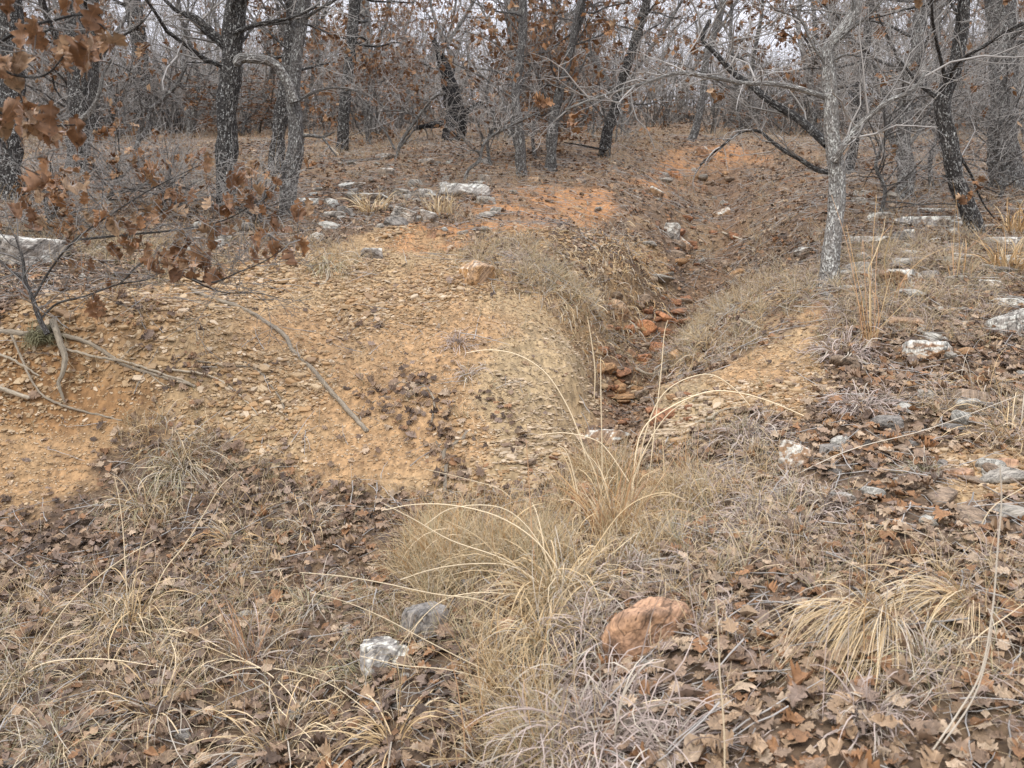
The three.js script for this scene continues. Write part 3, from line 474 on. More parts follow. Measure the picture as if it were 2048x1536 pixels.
// the wood behind: a few grown trees, each copied onto the slope
{
  const r = RNG(77), protos = [];
  const KINDS = [
    { name: 'bare_oak', h: 6.8, rad: 0.085, leafy: 0.0, mat: M.barkGrey, pale: 0.75, stems: 1, label: 'bare grey oak among the many trunks of the wood behind', group: 'bare grey oaks of the wood behind' },
    { name: 'bare_oak', h: 8, rad: 0.115, leafy: 0.0, mat: M.barkDark, pale: 0.5, stems: 1, label: 'bare grey oak among the many trunks of the wood behind', group: 'bare grey oaks of the wood behind' },
    { name: 'bare_oak', h: 5.5, rad: 0.06, leafy: 0.0, mat: M.barkGrey, pale: 0.85, stems: 2, label: 'bare grey oak among the many trunks of the wood behind', group: 'bare grey oaks of the wood behind' },
    { name: 'leafy_oak', h: 6.2, rad: 0.085, leafy: 0.8, mat: M.barkDark, pale: 0.45, stems: 1, label: 'oak of the wood behind still hung with rust brown leaves', group: 'oaks of the wood behind with brown leaves' },
    { name: 'leafy_oak', h: 4.6, rad: 0.06, leafy: 0.9, mat: M.barkGrey, pale: 0.5, stems: 2, label: 'oak of the wood behind still hung with rust brown leaves', group: 'oaks of the wood behind with brown leaves' },
    { name: 'bare_thicket', h: 3.4, rad: 0.026, leafy: 0.0, mat: M.barkGrey, pale: 0.9, stems: 6, label: 'thin grey many stemmed thicket under the trees of the wood', group: 'grey thickets under the trees' },
    { name: 'bare_thicket', h: 2.8, rad: 0.02, leafy: 0.12, mat: M.barkGrey, pale: 0.7, stems: 7, label: 'thin grey many stemmed thicket under the trees of the wood', group: 'grey thickets under the trees' },
  ];
  for (const k of KINDS) {
    const o = newTree(shade(0.95)), trunk = new MB(); o.fine = k.stems > 2 ? 7 : 5; o.rmin = 0.0032; o.seg0 = 2;
    for (let q = 0; q < k.stems; q++) {
      const d = V(r.n() * 0.13 * k.stems, 1, r.n() * 0.13 * k.stems), p = V(r.n() * 0.05 * (k.stems - 1), -0.2, r.n() * 0.05 * (k.stems - 1)), pts = [p.clone()], nn = 9;
      for (let j = 0; j < nn; j++) { d.x += r.n() * 0.24; d.z += r.n() * 0.24; d.y += 0.08; d.normalize(); p.addScaledVector(d, k.h / nn); pts.push(p.clone()); }
      const sp = curve(pts, 22), rs = sp.map((_, j) => k.rad * (1 - 0.85 * j / 22) * (1 + 0.5 * Math.exp(-j)));
      trunk.tube(sp, rs, k.stems > 2 ? 5 : 9, o.tone, 0.12, q + 3);
      const kids = k.stems > 2 ? 6 : k.stems > 1 ? 9 : 16;
      for (let j = 0; j < kids; j++) { const a = Math.floor(lerp(k.stems > 2 ? 0.06 : 0.1, 0.98, (j + r()) / kids) * 22); branch(o, r, sp[a], V(r.n(), 0.3 + r.n() * 0.5, r.n()), k.h * r.r(0.16, 0.36), rs[a] * 0.45, k.stems > 2 ? 1 : 2, k.pale, k.leafy); }
    }
    const root = new THREE.Group(); trunk.build('trunk', k.mat, root);
    if (!o.limb.empty) tag(o.limb.build('branches', k.mat, root), null, null, null, 'stuff');
    tag(o.twig.build('twigs', M.twig, root), null, null, null, 'stuff');
    leavesInto(o, r, 0.105, false); if (!o.leafMB.empty) tag(o.leafMB.build('dead_leaves', M.treeLeaf, root), null, null, null, 'stuff');
    protos.push({ ...k, root });
    console.log(k.name, 'twig tris', o.twig.i.length / 3, 'leaf', o.leafMB.i.length / 3);
  }
  const placed = [];
  const place = (kind, u, D, scale) => {
    const k = protos[kind], p = unproject(u, 300, D); p.y = groundH(p.x, p.z) - 0.03;
    const g = k.root.clone(); g.name = numbered(k.name); g.position.copy(p); g.rotation.y = r() * TAU; g.scale.setScalar(scale); scene.add(g); tag(g, k.label, kind >= 5 ? 'thicket' : 'tree', k.group); placed.push([g, project(p)[0], kind < 3 ? 'bare grey oak' : kind < 5 ? 'brown leaved oak' : 'thin grey thicket']);
  };
  for (let k = 0; k < 88; k++) {
    const D = 14.5 + 31 * Math.pow(r(), 0.8), u = r.r(-60, 2110); if (D < 24 && u > 810 && u < 980) continue; if (D > 26 && ((u > 1360 && u < 1600) || (u > 820 && u < 1010) || (u > 1690 && u < 1880)) && r() < 0.6) continue; if (D > 30 && r() < 0.35) continue;
    if (D < 30 && u > 1330 && u < 1600 && r() < 0.7) continue;
    place(r.pick([0, 1, 2, 2, 0, 4, 3, 4]), u, D, r.r(0.8, 1.25) * (D > 28 ? 1.1 : 1));
  }
  for (let k = 0; k < 84; k++) { const D = 14.5 + 22 * Math.pow(r(), 0.9), u = r.r(-50, 2100); if (D < 17 && u > 1250 && u < 1600) continue; if (D < 24 && u > 780 && u < 1000) continue; if (D < 15.5 && u < 640 && r() < 0.6) continue; place(r.pick([5, 5, 6]), u, D, r.r(0.5, 1.05)); }
  { // say which one each is, by the landmark it is seen beside
    const marks = [['dark oak with the lichen branch', 158], ['stout speckled oak', 456], ['forked lichen tree', 590], ['straight thin dark trunk', 692], ['charred black snag', 900], ['two slim grey trunks', 1070], ['leaning trunk above the gully head', 1228], ['crooked pale lichen tree', 1664], ['double stemmed oak', 1812], ['broad trunk near the right edge', 2008]];
    const nth = ['first', 'second', 'third', 'fourth', 'fifth', 'sixth', 'seventh', 'eighth', 'ninth', 'tenth', 'eleventh', 'twelfth', 'thirteenth', 'fourteenth', 'fifteenth'], sets = {};
    for (const e of placed) { const m = marks.reduce((a, b) => Math.abs(b[1] - e[1]) < Math.abs(a[1] - e[1]) ? b : a), key = `${e[2]}|${e[1] < m[1] ? 'left' : 'right'}|${m[0]}`; (sets[key] ??= []).push([Math.abs(m[1] - e[1]), e[0]]); }
    for (const key in sets) { const [what, side, mark] = key.split('|'); sets[key].sort((a, b) => a[0] - b[0]).forEach(([, g], k) => { g.userData.label = `${what} in the wood, ${nth[k]} ${side} of the ${mark}`; }); }
  }
  // beyond, the far wood: one mass
  const far = tag(new THREE.Group(), 'far grey wood closing the hilltop, read as one mass', 'woodland', null, 'stuff'); far.name = 'far_wood'; scene.add(far);
  for (const [kind, count] of [[0, 66], [3, 34], [5, 120]]) {
    const list = []; for (let k = 0; k < count; k++) { const D = r.r(kind === 5 ? 26 : 40, 58), p = unproject(r.r(-1000, 3050), 300, D); p.y = groundH(p.x, p.z); quat.setFromAxisAngle(up, r() * TAU); list.push(new THREE.Matrix4().compose(p, quat, scl.setScalar(r.r(0.8, 1.2)))); }
    for (const part of protos[kind].root.children) { const im = new THREE.InstancedMesh(part.geometry, part.material, count); im.name = part.name; list.forEach((m, q) => im.setMatrixAt(q, m)); far.add(im); }
  }
  // undergrowth that closes the view between the trunks, too dense to count
  const low = tag(new THREE.Group(), 'dense grey undergrowth between the trunks behind the bank', 'undergrowth', null, 'stuff'); low.name = 'undergrowth'; scene.add(low);
  for (const [kind, count] of [[5, 150], [6, 190], [4, 12]]) {
    const list = []; while (list.length < count) { const D = r.r(17, 30), u = r.r(-900, 2950); if (D < 22 && u > 1290 && u < 1500) continue; if (D < 22 && u > 820 && u < 990) continue; const p = unproject(u, 300, D); p.y = groundH(p.x, p.z) - 0.05; quat.setFromAxisAngle(up, r() * TAU); list.push(new THREE.Matrix4().compose(p, quat, scl.set(r.r(0.7, 1.1), r.r(0.35, 0.75) * (kind === 4 ? 0.6 : 1), r.r(0.7, 1.1)))); }
    for (const part of protos[kind].root.children) { const im = new THREE.InstancedMesh(part.geometry, part.material, count); im.name = part.name; list.forEach((m, q) => im.setMatrixAt(q, m)); low.add(im); }
  }
}

// ---------------------------------------------------------------- rocks
// a broken block: ball cut by random planes, edges slightly worn, faces pitted; half extents 1
function rockShape(seed, detail, cuts, wear) {
  const r = RNG(seed), planes = [[V(0, 1, 0), r.r(0.75, 0.95)]];
  for (let k = 0; k < cuts; k++) { const n = V(r.n(), r.n() * 0.55, r.n()).normalize(); planes.push([n, r.r(0.62, 0.98)]); }
  let g = new THREE.IcosahedronGeometry(1, detail); g.deleteAttribute('uv'); g.deleteAttribute('normal'); g = mergeVertices(g, 1e-5);
  const p = g.attributes.position, v = V();
  for (let i = 0; i < p.count; i++) {
    v.fromBufferAttribute(p, i).normalize(); let q = 0; const K = 22 / wear;
    for (const [n, d] of planes) { const c = n.dot(v); if (c > 0.05) q += Math.exp(K * (c / d - 1.2)); }
    q += Math.exp(K * (0.75 - 1.2)); let R = 1 / (Math.log(q) / K + 1.2);
    R *= 1 + 0.08 * (fbm(v.x * 2.2 + seed, v.y * 2.2, v.z * 2.2, 3) - 0.5) * 2 + 0.06 * (fbm(v.x * 9 + seed, v.y * 9, v.z * 9, 3) - 0.5) * 2;
    p.setXYZ(i, v.x * R, v.y * R, v.z * R);
  }
  return g;
}
const STONE = { grey: [0.29, 0.27, 0.24], tan: [0.38, 0.26, 0.16], orange: [0.3, 0.185, 0.115], red: [0.36, 0.17, 0.085], brown: [0.25, 0.17, 0.11], slate: [0.21, 0.2, 0.185] };
const FOOTPRINTS = [], onRock = (x, z) => FOOTPRINTS.some(([a, b, w, l]) => ((x - a) / w) ** 2 + ((z - b) / l) ** 2 < 1);
const LICHEN = [0.47, 0.475, 0.43], STAIN = [0.4, 0.23, 0.09];
// u, v: centre in the photograph, w, h: size in pixels; deep: depth as a share of the width; lichen 0..1; lift: share standing clear of the soil
function rock(label, cat, u, v, w, h, opt = {}) {
  const { seed = Math.round(u * 7 + v), kind = 'grey', lichen = 0.4, deep = 0.8, yaw, tilt = 0, roll = 0, cuts = 9, wear = 0.6, stain = 0.3, lift = 0, name = 'rock', group } = opt, r = RNG(seed);
  const f = pix(u, v + h * 0.36), mp = f.D / FPX, W = w * mp / 2 * 1.08, H = h * mp / 2 * (opt.tall ?? (h < 27 && v < 520 ? 1.45 : 1.05)), L = W * deep;
  const g = rockShape(seed, w > 90 ? 26 : w > 45 ? 18 : 11, cuts, wear), p = g.attributes.position, col = new Float32Array(p.count * 3), uv = new Float32Array(p.count * 2);
  eul.set(tilt, yaw ?? r.r(-0.5, 0.5), roll, 'YXZ'); mtx.makeRotationFromEuler(eul); mtx.multiply(new THREE.Matrix4().makeScale(W, H, L)); g.applyMatrix4(mtx); g.computeVertexNormals();
  const n = g.attributes.normal, base = STONE[kind], s = 1 / Math.max(W, 0.06);
  for (let i = 0; i < p.count; i++) {
    const x = p.getX(i), y = p.getY(i), z = p.getZ(i), ny = n.getY(i);
    const a = fbm(x * s * 1.6 + seed, y * s * 1.6, z * s * 1.6, 4), b = fbm(x * s * 5 + seed, y * s * 5, z * s * 5, 4);
    const l = smooth(0.05, 0.55, ny + (a - 0.5)) * smooth(0.64 - 0.3 * lichen, 0.7 - 0.28 * lichen, b * 0.7 + a * 0.35) * smooth(0, 0.2, lichen), st = stain * smooth(0.35, 0.65, a) * smooth(0.9, 0.1, ny);
    for (let c = 0; c < 3; c++) col[i * 3 + c] = 1.6 * lerp(lerp(base[c] * (0.55 + 0.9 * b), STAIN[c] * (0.6 + 0.8 * b), st), LICHEN[c] * (0.55 + 0.9 * b), Math.min(l, 0.9));
    uv[i * 2] = (x + z * 0.6) / 0.32 + seed * 0.37; uv[i * 2 + 1] = (y + z * 0.7) / 0.32 + seed * 0.11;
  }
  g.setAttribute('color', new THREE.BufferAttribute(col, 3)); g.setAttribute('uv', new THREE.BufferAttribute(uv, 2));
  const m = mesh(name, g, M.rock, scene); m.position.set(f.x, f.y + H * (0.1 + lift) + 0.008, f.z - L * 0.35); FOOTPRINTS.push([f.x, f.z - L * 0.35, W * 0.8, L * 0.8]); tag(m, label, cat, group);
  return m;
}
rock('large flat topped orange sandstone boulder in the foreground grass', 'boulder', 1296, 1246, 142, 122, { kind: 'orange', lichen: 0.0, deep: 0.75, cuts: 9, wear: 1.1, stain: 0.15, seed: 47, tall: 1.2, yaw: 0.2, name: 'boulder' });
rock('angular grey stone with a white lichen cap, low in the foreground left of centre', 'rock', 770, 1306, 96, 72, { lichen: 0.34, kind: 'slate', stain: 0.0, cuts: 7, seed: 12 });
rock('dull grey wedge shaped stone just above the white capped foreground stone', 'rock', 848, 1232, 72, 74, { kind: 'slate', lichen: 0, stain: 0.1, cuts: 6, seed: 22 });
rock('small orange stone half hidden by straw grass left of the orange boulder', 'rock', 1018, 1252, 50, 56, { kind: 'orange', lichen: 0 });
rock('orange stone low in the curly grass at the bottom centre', 'rock', 1010, 1440, 48, 56, { kind: 'orange', lichen: 0 });
rock('flat grey brown slab bridging a dark hollow in the gully mouth', 'rock', 1214, 878, 100, 46, { kind: 'brown', lichen: 0.24, stain: 0.3, deep: 0.7, lift: 0.3, cuts: 7, seed: 33, yaw: 0.1 });
rock('low reddish stone with a grey top behind the straw grass in the gully mouth', 'rock', 1180, 980, 72, 32, { kind: 'red', lichen: 0.3 });
rock('block on the shale bank, grey above and orange on its near face', 'rock', 952, 538, 82, 58, { kind: 'tan', lichen: 0.1, stain: 1, roll: -0.35, cuts: 6, seed: 51, tall: 1.25 });
rock('upright rounded lichen rock perched on the left edge of the gully', 'rock', 1340, 455, 38, 46, { lichen: 0.7, seed: 62 });
rock('orange slab leaning against the upright lichen rock', 'rock', 1366, 486, 38, 36, { kind: 'orange', lichen: 0.35, roll: -0.7, seed: 63 });
rock('long tan stone tipping down into the gully below pale grass', 'rock', 1236, 612, 30, 56, { kind: 'tan', lichen: 0.1, roll: 0.5, seed: 64, lift: 0.1 });
rock('round flat red brown stone standing on edge in the gully', 'rock', 1258, 654, 22, 32, { kind: 'red', lichen: 0, roll: 0.2, cuts: 3, wear: 2 });
rock('blocky red brown stone in the middle of the gully rubble', 'rock', 1290, 646, 36, 28, { kind: 'red', lichen: 0 });
rock('long red brown slab at the top of the gully rubble', 'rock', 1334, 636, 40, 20, { kind: 'red', lichen: 0, roll: -0.5 });
rock('thin red brown flake under the blocky stone in the gully', 'rock', 1290, 666, 26, 10, { kind: 'red', lichen: 0, roll: 0.3 });
rock('smooth red brown stone right of centre in the gully rubble', 'rock', 1310, 692, 32, 32, { kind: 'red', lichen: 0, wear: 2 });
rock('squared red brown stone at the lower end of the gully rubble', 'rock', 1286, 716, 40, 30, { kind: 'red', lichen: 0, yaw: 0.7 });
rock('orange brown cobble left of the lower gully rubble', 'rock', 1262, 704, 22, 18, { kind: 'orange', lichen: 0 });
rock('rounded boulder with a white lichen cap and orange base on the right slope', 'boulder', 1856, 696, 72, 54, { kind: 'orange', lichen: 0.9, stain: 0.4, cuts: 7, seed: 71, tall: 1.1, name: 'boulder' });
rock('big pale grey slab cut off by the right edge of the picture', 'boulder', 2030, 642, 116, 66, { lichen: 0.45, stain: 0, cuts: 6, seed: 72, roll: 0.35, name: 'boulder' });
rock('lichen mottled boulder with a brown hollow in its near side, right slope', 'boulder', 1812, 552, 84, 62, { lichen: 0.6, kind: 'brown', seed: 73, name: 'boulder' });
rock('small grey lichen block upslope of the right edge slab', 'rock', 1984, 566, 50, 34, { lichen: 0.65, seed: 74 });
rock('low flat lichen slab just above the right edge slab', 'rock', 2022, 602, 70, 20, { lichen: 0.75, seed: 75 });
rock('standing stone with one pale lichen face beside the right foreground grass', 'rock', 1588, 902, 54, 66, { kind: 'brown', lichen: 0.4, stain: 0.4, roll: -0.35, seed: 76 });
rock('smooth grey brown stone half sunk above the white capped boulder', 'rock', 1806, 642, 66, 28, { kind: 'brown', lichen: 0.05, wear: 2, seed: 77 });
rock('flat grey slab beside the foot of the pale lichen tree', 'rock', 1708, 576, 56, 16, { lichen: 0.4 });
rock('flat lichen slab on the upper right slope beyond the pale lichen tree', 'rock', 1744, 482, 72, 22, { lichen: 0.6 });
rock('grey lichen block beneath the double stemmed oak', 'rock', 1758, 434, 46, 24, { lichen: 0.7 });
rock('long dark ledge of rock below the double stemmed oak', 'rock', 1850, 442, 110, 24, { kind: 'slate', lichen: 0.35, deep: 0.5 });
rock('thin pale slab on top of the long dark ledge', 'rock', 1868, 422, 60, 10, { kind: 'grey', lichen: 0.7, deep: 0.6 });
rock('small lichen stone just below the long dark ledge', 'rock', 1818, 464, 26, 12, { lichen: 0.8 });
rock('small pale stone between the dark ledge and the leaning trunk', 'rock', 1874, 482, 32, 10, { lichen: 0.8 });
rock('broad low lichen rock at the foot of the leaning dark trunk', 'rock', 2008, 480, 84, 32, { lichen: 0.6 });
rock('flat grey slab left of the pale lichen tree trunk', 'rock', 1612, 502, 46, 18, { lichen: 0.35 });
rock('large pale grey slab at the left edge of the picture, twigs across it', 'boulder', 55, 500, 160, 76, { tall: 1.25, lichen: 0.55, stain: 0.05, cuts: 6, seed: 81, roll: -0.12, name: 'boulder' });
rock('thin pale slab at the top left of the grey outcrop', 'rock', 698, 370, 62, 14, { lichen: 0.85 });
rock('longest pale slab of the grey outcrop beside the forked tree', 'rock', 738, 396, 78, 18, { lichen: 0.75, deep: 0.7 });
rock('pale lichen slab between the long slab and the broad boulder', 'rock', 846, 386, 46, 20, { lichen: 0.75 });
rock('broad lichen boulder at the foot of the leaning dead sapling', 'boulder', 930, 374, 74, 44, { lichen: 0.5, kind: 'grey', seed: 85, name: 'boulder' });
rock('round pale end stone on the left of the broad lichen boulder', 'rock', 906, 378, 34, 26, { lichen: 0.85, seed: 86, wear: 1.6 });
rock('grey stone tucked behind the right end of the broad lichen boulder', 'rock', 966, 358, 30, 18, { lichen: 0.5 });
rock('tilted white lichen slab overhanging bare orange soil', 'rock', 808, 436, 60, 26, { lichen: 0.95, roll: -0.35, lift: 0.5, seed: 88 });
rock('small white lichen slab just right of the overhanging one', 'rock', 856, 438, 36, 18, { lichen: 0.95, roll: -0.3, lift: 0.4 });
rock('pointed white slab nearest to the forked tree', 'rock', 664, 406, 36, 18, { lichen: 0.9, roll: -0.2 });
rock('low pale slab directly against the forked tree', 'rock', 614, 402, 44, 14, { lichen: 0.75 });
rock('rounded grey slab below the pointed white one', 'rock', 664, 429, 40, 16, { lichen: 0.6 });
rock('small pale stone lower left of the outcrop above the grey tuft', 'rock', 632, 472, 32, 18, { lichen: 0.6 });
rock('grey green rounded stone uphill from the pale outcrop', 'rock', 774, 344, 38, 20, { lichen: 0.5, wear: 1.6 });
rock('grey rounded stone uphill with leaves drifted about it, left of the clay bank', 'rock', 855, 324, 34, 18, { lichen: 0.55, wear: 1.6 });
rock('pale stone under the dead shrub', 'rock', 768, 314, 40, 14, { lichen: 0.6 });
rock('pale stone beside the foot of the charred snag', 'rock', 892, 260, 22, 14, { lichen: 0.8 });
rock('blue grey stone on the upper edge of the shale bank', 'rock', 748, 502, 42, 34, { kind: 'slate', lichen: 0.15, stain: 0.1 });
rock('small squarish orange stone below the overhanging slabs', 'rock', 864, 466, 22, 22, { kind: 'orange', lichen: 0 });
rock('tilted stone with a white edge on the left side of the upper gully', 'rock', 1310, 385, 36, 24, { kind: 'brown', lichen: 0.7, roll: -0.5 });
rock('dark orange stone jutting from the cut bank at the upper gully', 'rock', 1352, 350, 30, 20, { kind: 'red', lichen: 0.0, roll: -0.6 });
rock('blocky orange stone on the brow at the gully head', 'rock', 1402, 305, 28, 20, { kind: 'orange', lichen: 0.2, lift: 0.2 });
rock('small squared orange stone in the floor of the upper gully', 'rock', 1410, 378, 18, 16, { kind: 'orange', lichen: 0 });
rock('grey green slab lying along the right side of the upper gully', 'rock', 1446, 428, 36, 22, { kind: 'brown', lichen: 0.35, roll: 0.4 });
rock('pale stone seen between the trunks far up the left slope', 'rock', 244, 216, 28, 16, { lichen: 0.7, tall: 1.1 });
rock('round brown pebble at the top of the clay bank', 'rock', 1068, 360, 24, 12, { kind: 'tan', lichen: 0 });
rock('flat orange stone among leaves on the right slope', 'rock', 1925, 945, 50, 22, { kind: 'orange', lichen: 0.0 });
rock('smaller flat orange stone near the right edge', 'rock', 2010, 925, 46, 20, { kind: 'orange', lichen: 0.0 });
rock('grey flake of rock lying among leaves below the standing stone', 'rock', 1690, 995, 54, 34, { kind: 'grey', lichen: 0.3 });

// loose small stones strewn on the slopes and in the gully: the larger each on its own, the rest as one
{
  const r = RNG(321), list = [], shapes = [0, 1, 2, 3, 4, 5].map((k) => { const g = rockShape(200 + k, 5, 7, 1); g.scale(1, 0.6, 0.85); g.computeVertexNormals(); const p = g.attributes.position, uv = new Float32Array(p.count * 2), c = new Float32Array(p.count * 3).fill(1); for (let i = 0; i < p.count; i++) { uv[2 * i] = (p.getX(i) + p.getZ(i) * 0.6) * 0.3; uv[2 * i + 1] = (p.getY(i) + p.getZ(i) * 0.7) * 0.3; } g.setAttribute('uv', new THREE.BufferAttribute(uv, 2)); g.setAttribute('color', new THREE.BufferAttribute(c, 3)); return g; });
  const tones = [C(0.45, 0.42, 0.36), C(0.56, 0.55, 0.49), C(0.5, 0.3, 0.15), C(0.42, 0.21, 0.11), C(0.36, 0.27, 0.19), C(0.3, 0.28, 0.25)], mats = tones.map((c) => { const m = M.rock.clone(); m.color.copy(c); return m; });
  const sow = (n, u0, u1, v0, v1, lo, hi, pal) => { for (let k = 0; k < n; k++) { const f = pix(r.r(u0, u1), r.r(v0, v1)); if (!f || onRock(f.x, f.z)) continue; const s = lerp(lo, hi, r() ** 2.2); list.push({ f, s, tone: r.pick(pal), seen: s / f.D }); } };
  sow(70, 1650, 2048, 560, 1050, 0.02, 0.075, [0, 1, 2, 4, 5]); sow(60, 560, 1000, 320, 470, 0.03, 0.11, [0, 1, 1, 5]); sow(130, 1205, 1380, 590, 850, 0.02, 0.075, [3, 3, 2, 4]); sow(50, 1300, 1480, 300, 560, 0.03, 0.1, [3, 2, 4, 0]); sow(40, 1680, 2048, 390, 560, 0.03, 0.11, [0, 1, 5, 1]); sow(30, 0, 500, 330, 560, 0.03, 0.12, [0, 1, 5]); sow(20, 900, 1250, 350, 420, 0.03, 0.09, [2, 4, 0]); sow(25, 1050, 1330, 880, 1020, 0.02, 0.06, [2, 3, 4]); sow(40, 0, 1300, 1000, 1536, 0.012, 0.035, [0, 4, 5, 2]);
  list.sort((a, b) => b.seen - a.seen);
  const rest = shapes.map(() => []);
  list.forEach(({ f, s, tone }, k) => {
    eul.set(r.n() * 0.25, r() * TAU, r.n() * 0.25); quat.setFromEuler(eul); const g = k % 6, p = V(f.x, f.y + s * 0.12, f.z); scl.set(s * r.r(0.9, 1.4), s * r.r(0.6, 1.1), s);
    if (k < 150) { const o = mesh('stone' + (k ? '_' + String(k).padStart(3, '0') : ''), shapes[g], mats[tone], ground); o.position.copy(p); o.quaternion.copy(quat); o.scale.copy(scl); } else rest[g].push([new THREE.Matrix4().compose(p, quat, scl), tone]);
    if (s > 0.04) FOOTPRINTS.push([f.x, f.z, s, s]);
  });
  const heap = tag(new THREE.Group(), 'small loose stones strewn over the slope', 'stones', null, 'stuff'); heap.name = 'small_stones'; scene.add(heap);
  rest.forEach((L, g) => { const im = new THREE.InstancedMesh(shapes[g], M.rock, L.length); im.name = 'pebbles'; L.forEach(([m, t], q) => { im.setMatrixAt(q, m); im.setColorAt(q, tones[t]); }); heap.add(im); });
}

// ---------------------------------------------------------------- shale chips on the bare bank
{
  const r = RNG(4242), chipGeo = [];
  for (let k = 0; k < 10; k++) {                             // a thin broken flake with a bevelled rim, lying flat, about 1 across
    const n = 5 + (k % 3), ang = [], m = new MB(), w = C(1, 1, 1), th = r.r(0.07, 0.17); for (let j = 0; j < n; j++) ang.push((j + r.r(-0.32, 0.32)) / n * TAU);
    const R = ang.map(() => r.r(0.36, 0.56)), el = r.r(0.6, 0.95), q = r.r(-0.05, 0.05), shp = new THREE.BufferGeometry(), P = [];
    const ring = (y, s) => ang.map((a, j) => V(Math.cos(a) * R[j] * s, y + q * Math.cos(a) + (j % 2 ? 0.012 : -0.012), Math.sin(a) * R[j] * s * el));
    const A = ring(-th / 2, 0.92), B = ring(th * 0.25, 1), D = ring(th / 2, 0.86), tri = (a, b, c) => P.push(a.x, a.y, a.z, b.x, b.y, b.z, c.x, c.y, c.z), top = V(0, th / 2 + r.r(-0.01, 0.02), 0);
    for (let j = 0; j < n; j++) { const e = (j + 1) % n; tri(A[j], B[j], A[e]); tri(A[e], B[j], B[e]); tri(B[j], D[j], B[e]); tri(B[e], D[j], D[e]); tri(D[j], top, D[e]); }
    shp.setAttribute('position', new THREE.BufferAttribute(new Float32Array(P), 3)); shp.computeVertexNormals();
    shp.setAttribute('uv', new THREE.BufferAttribute(new Float32Array(P.length / 3 * 2).map((_, i) => P[Math.floor(i / 2) * 3 + (i % 2) * 2] * 0.2), 2)); chipGeo.push(shp);
  }
  const TONE = [C(0.4, 0.28, 0.155), C(0.46, 0.345, 0.21), C(0.37, 0.23, 0.11), C(0.31, 0.215, 0.12), C(0.52, 0.41, 0.28), C(0.26, 0.17, 0.095), C(0.45, 0.355, 0.24)];
  const TANS = [1, 6, 4, 3, 6], OCH = [0, 0, 1, 2, 2, 3, 4, 5], mats = TONE.map((c) => { const m = M.chip.clone(); m.color.copy(c); return m; });
  const all = [];
  const t0 = -0.42, t1 = 0.36, s0 = Math.log(8.2), s1 = Math.log(14);
  for (let k = 0; k < 800000 && all.length < 85000; k++) {
    const t = r.r(t0, t1), w = Math.exp(r.r(s0, s1)); if (r() > (w / 14) ** 2) continue;
    const x = t * w, z = T0 - w, b = Z('bank', x, z) * (1 - 0.45 * Z('litterpatch', x, z)) + 0.3 * Z('hump', x, z) + 0.06 * (w < 12 ? 1 : 0); if (r() > b) continue;
    const st = Z('strata', x, z), coarse = fbm(x * 1.4, z * 1.4, 90, 3), q = r();
    let size = 0.0125 * Math.exp(r.n() * 0.6) * lerp(0.75, 2.0, smooth(0.4, 0.62, coarse)) * (1 - 0.1 * st); if (q < 0.04) size *= 2; size = Math.min(size, 0.095);
    all.push({ x, z, size, st, tone: r() < st ? r.pick(TANS) : r.pick(OCH), seen: size / (w - T0) });
  }
  all.sort((a, b) => b.seen - a.seen);
  const matrixOf = (c) => {
    const nn = normalAt(c.x, c.z).lerp(up, c.st > 0.4 ? r.r(0.75, 1.1) : r.r(0.1, 0.7)).add(V(r.n() * (0.34 - 0.2 * c.st), 0, r.n() * (0.34 - 0.2 * c.st))).normalize();
    quat.setFromUnitVectors(up, nn).multiply(new THREE.Quaternion().setFromAxisAngle(up, r() * TAU));
    return new THREE.Matrix4().compose(V(c.x, groundH(c.x, c.z) + c.size * r.r(0.0, 0.16), c.z), quat, scl.set(c.size * 1.1, c.size * r.r(0.9, 1.9), c.size * r.r(0.7, 1)));
  };
  const buckets = chipGeo.map(() => []);
  all.forEach((c, k) => {
    const m = matrixOf(c), g = k % chipGeo.length;
    if (k < 300) { const o = mesh('shale_chip' + (k ? '_' + String(k).padStart(3, '0') : ''), chipGeo[g], mats[c.tone], ground); m.decompose(o.position, o.quaternion, o.scale); }
    else buckets[g].push([m, c.tone, c.st]);
  });
  const rest = tag(new THREE.Group(), 'loose ochre shale flakes covering the bare bank', 'shale', null, 'stuff'); rest.name = 'shale_flakes'; scene.add(rest);
  buckets.forEach((L, g) => { const im = new THREE.InstancedMesh(chipGeo[g], M.chip, L.length), c = new THREE.Color(); im.name = 'flakes'; L.forEach(([m, t], q) => { im.setMatrixAt(q, m); const k = r.r(0.72, 1.12); im.setColorAt(q, c.copy(TONE[t]).multiplyScalar(k)); }); rest.add(im); });
  console.log('chips', all.length);
}

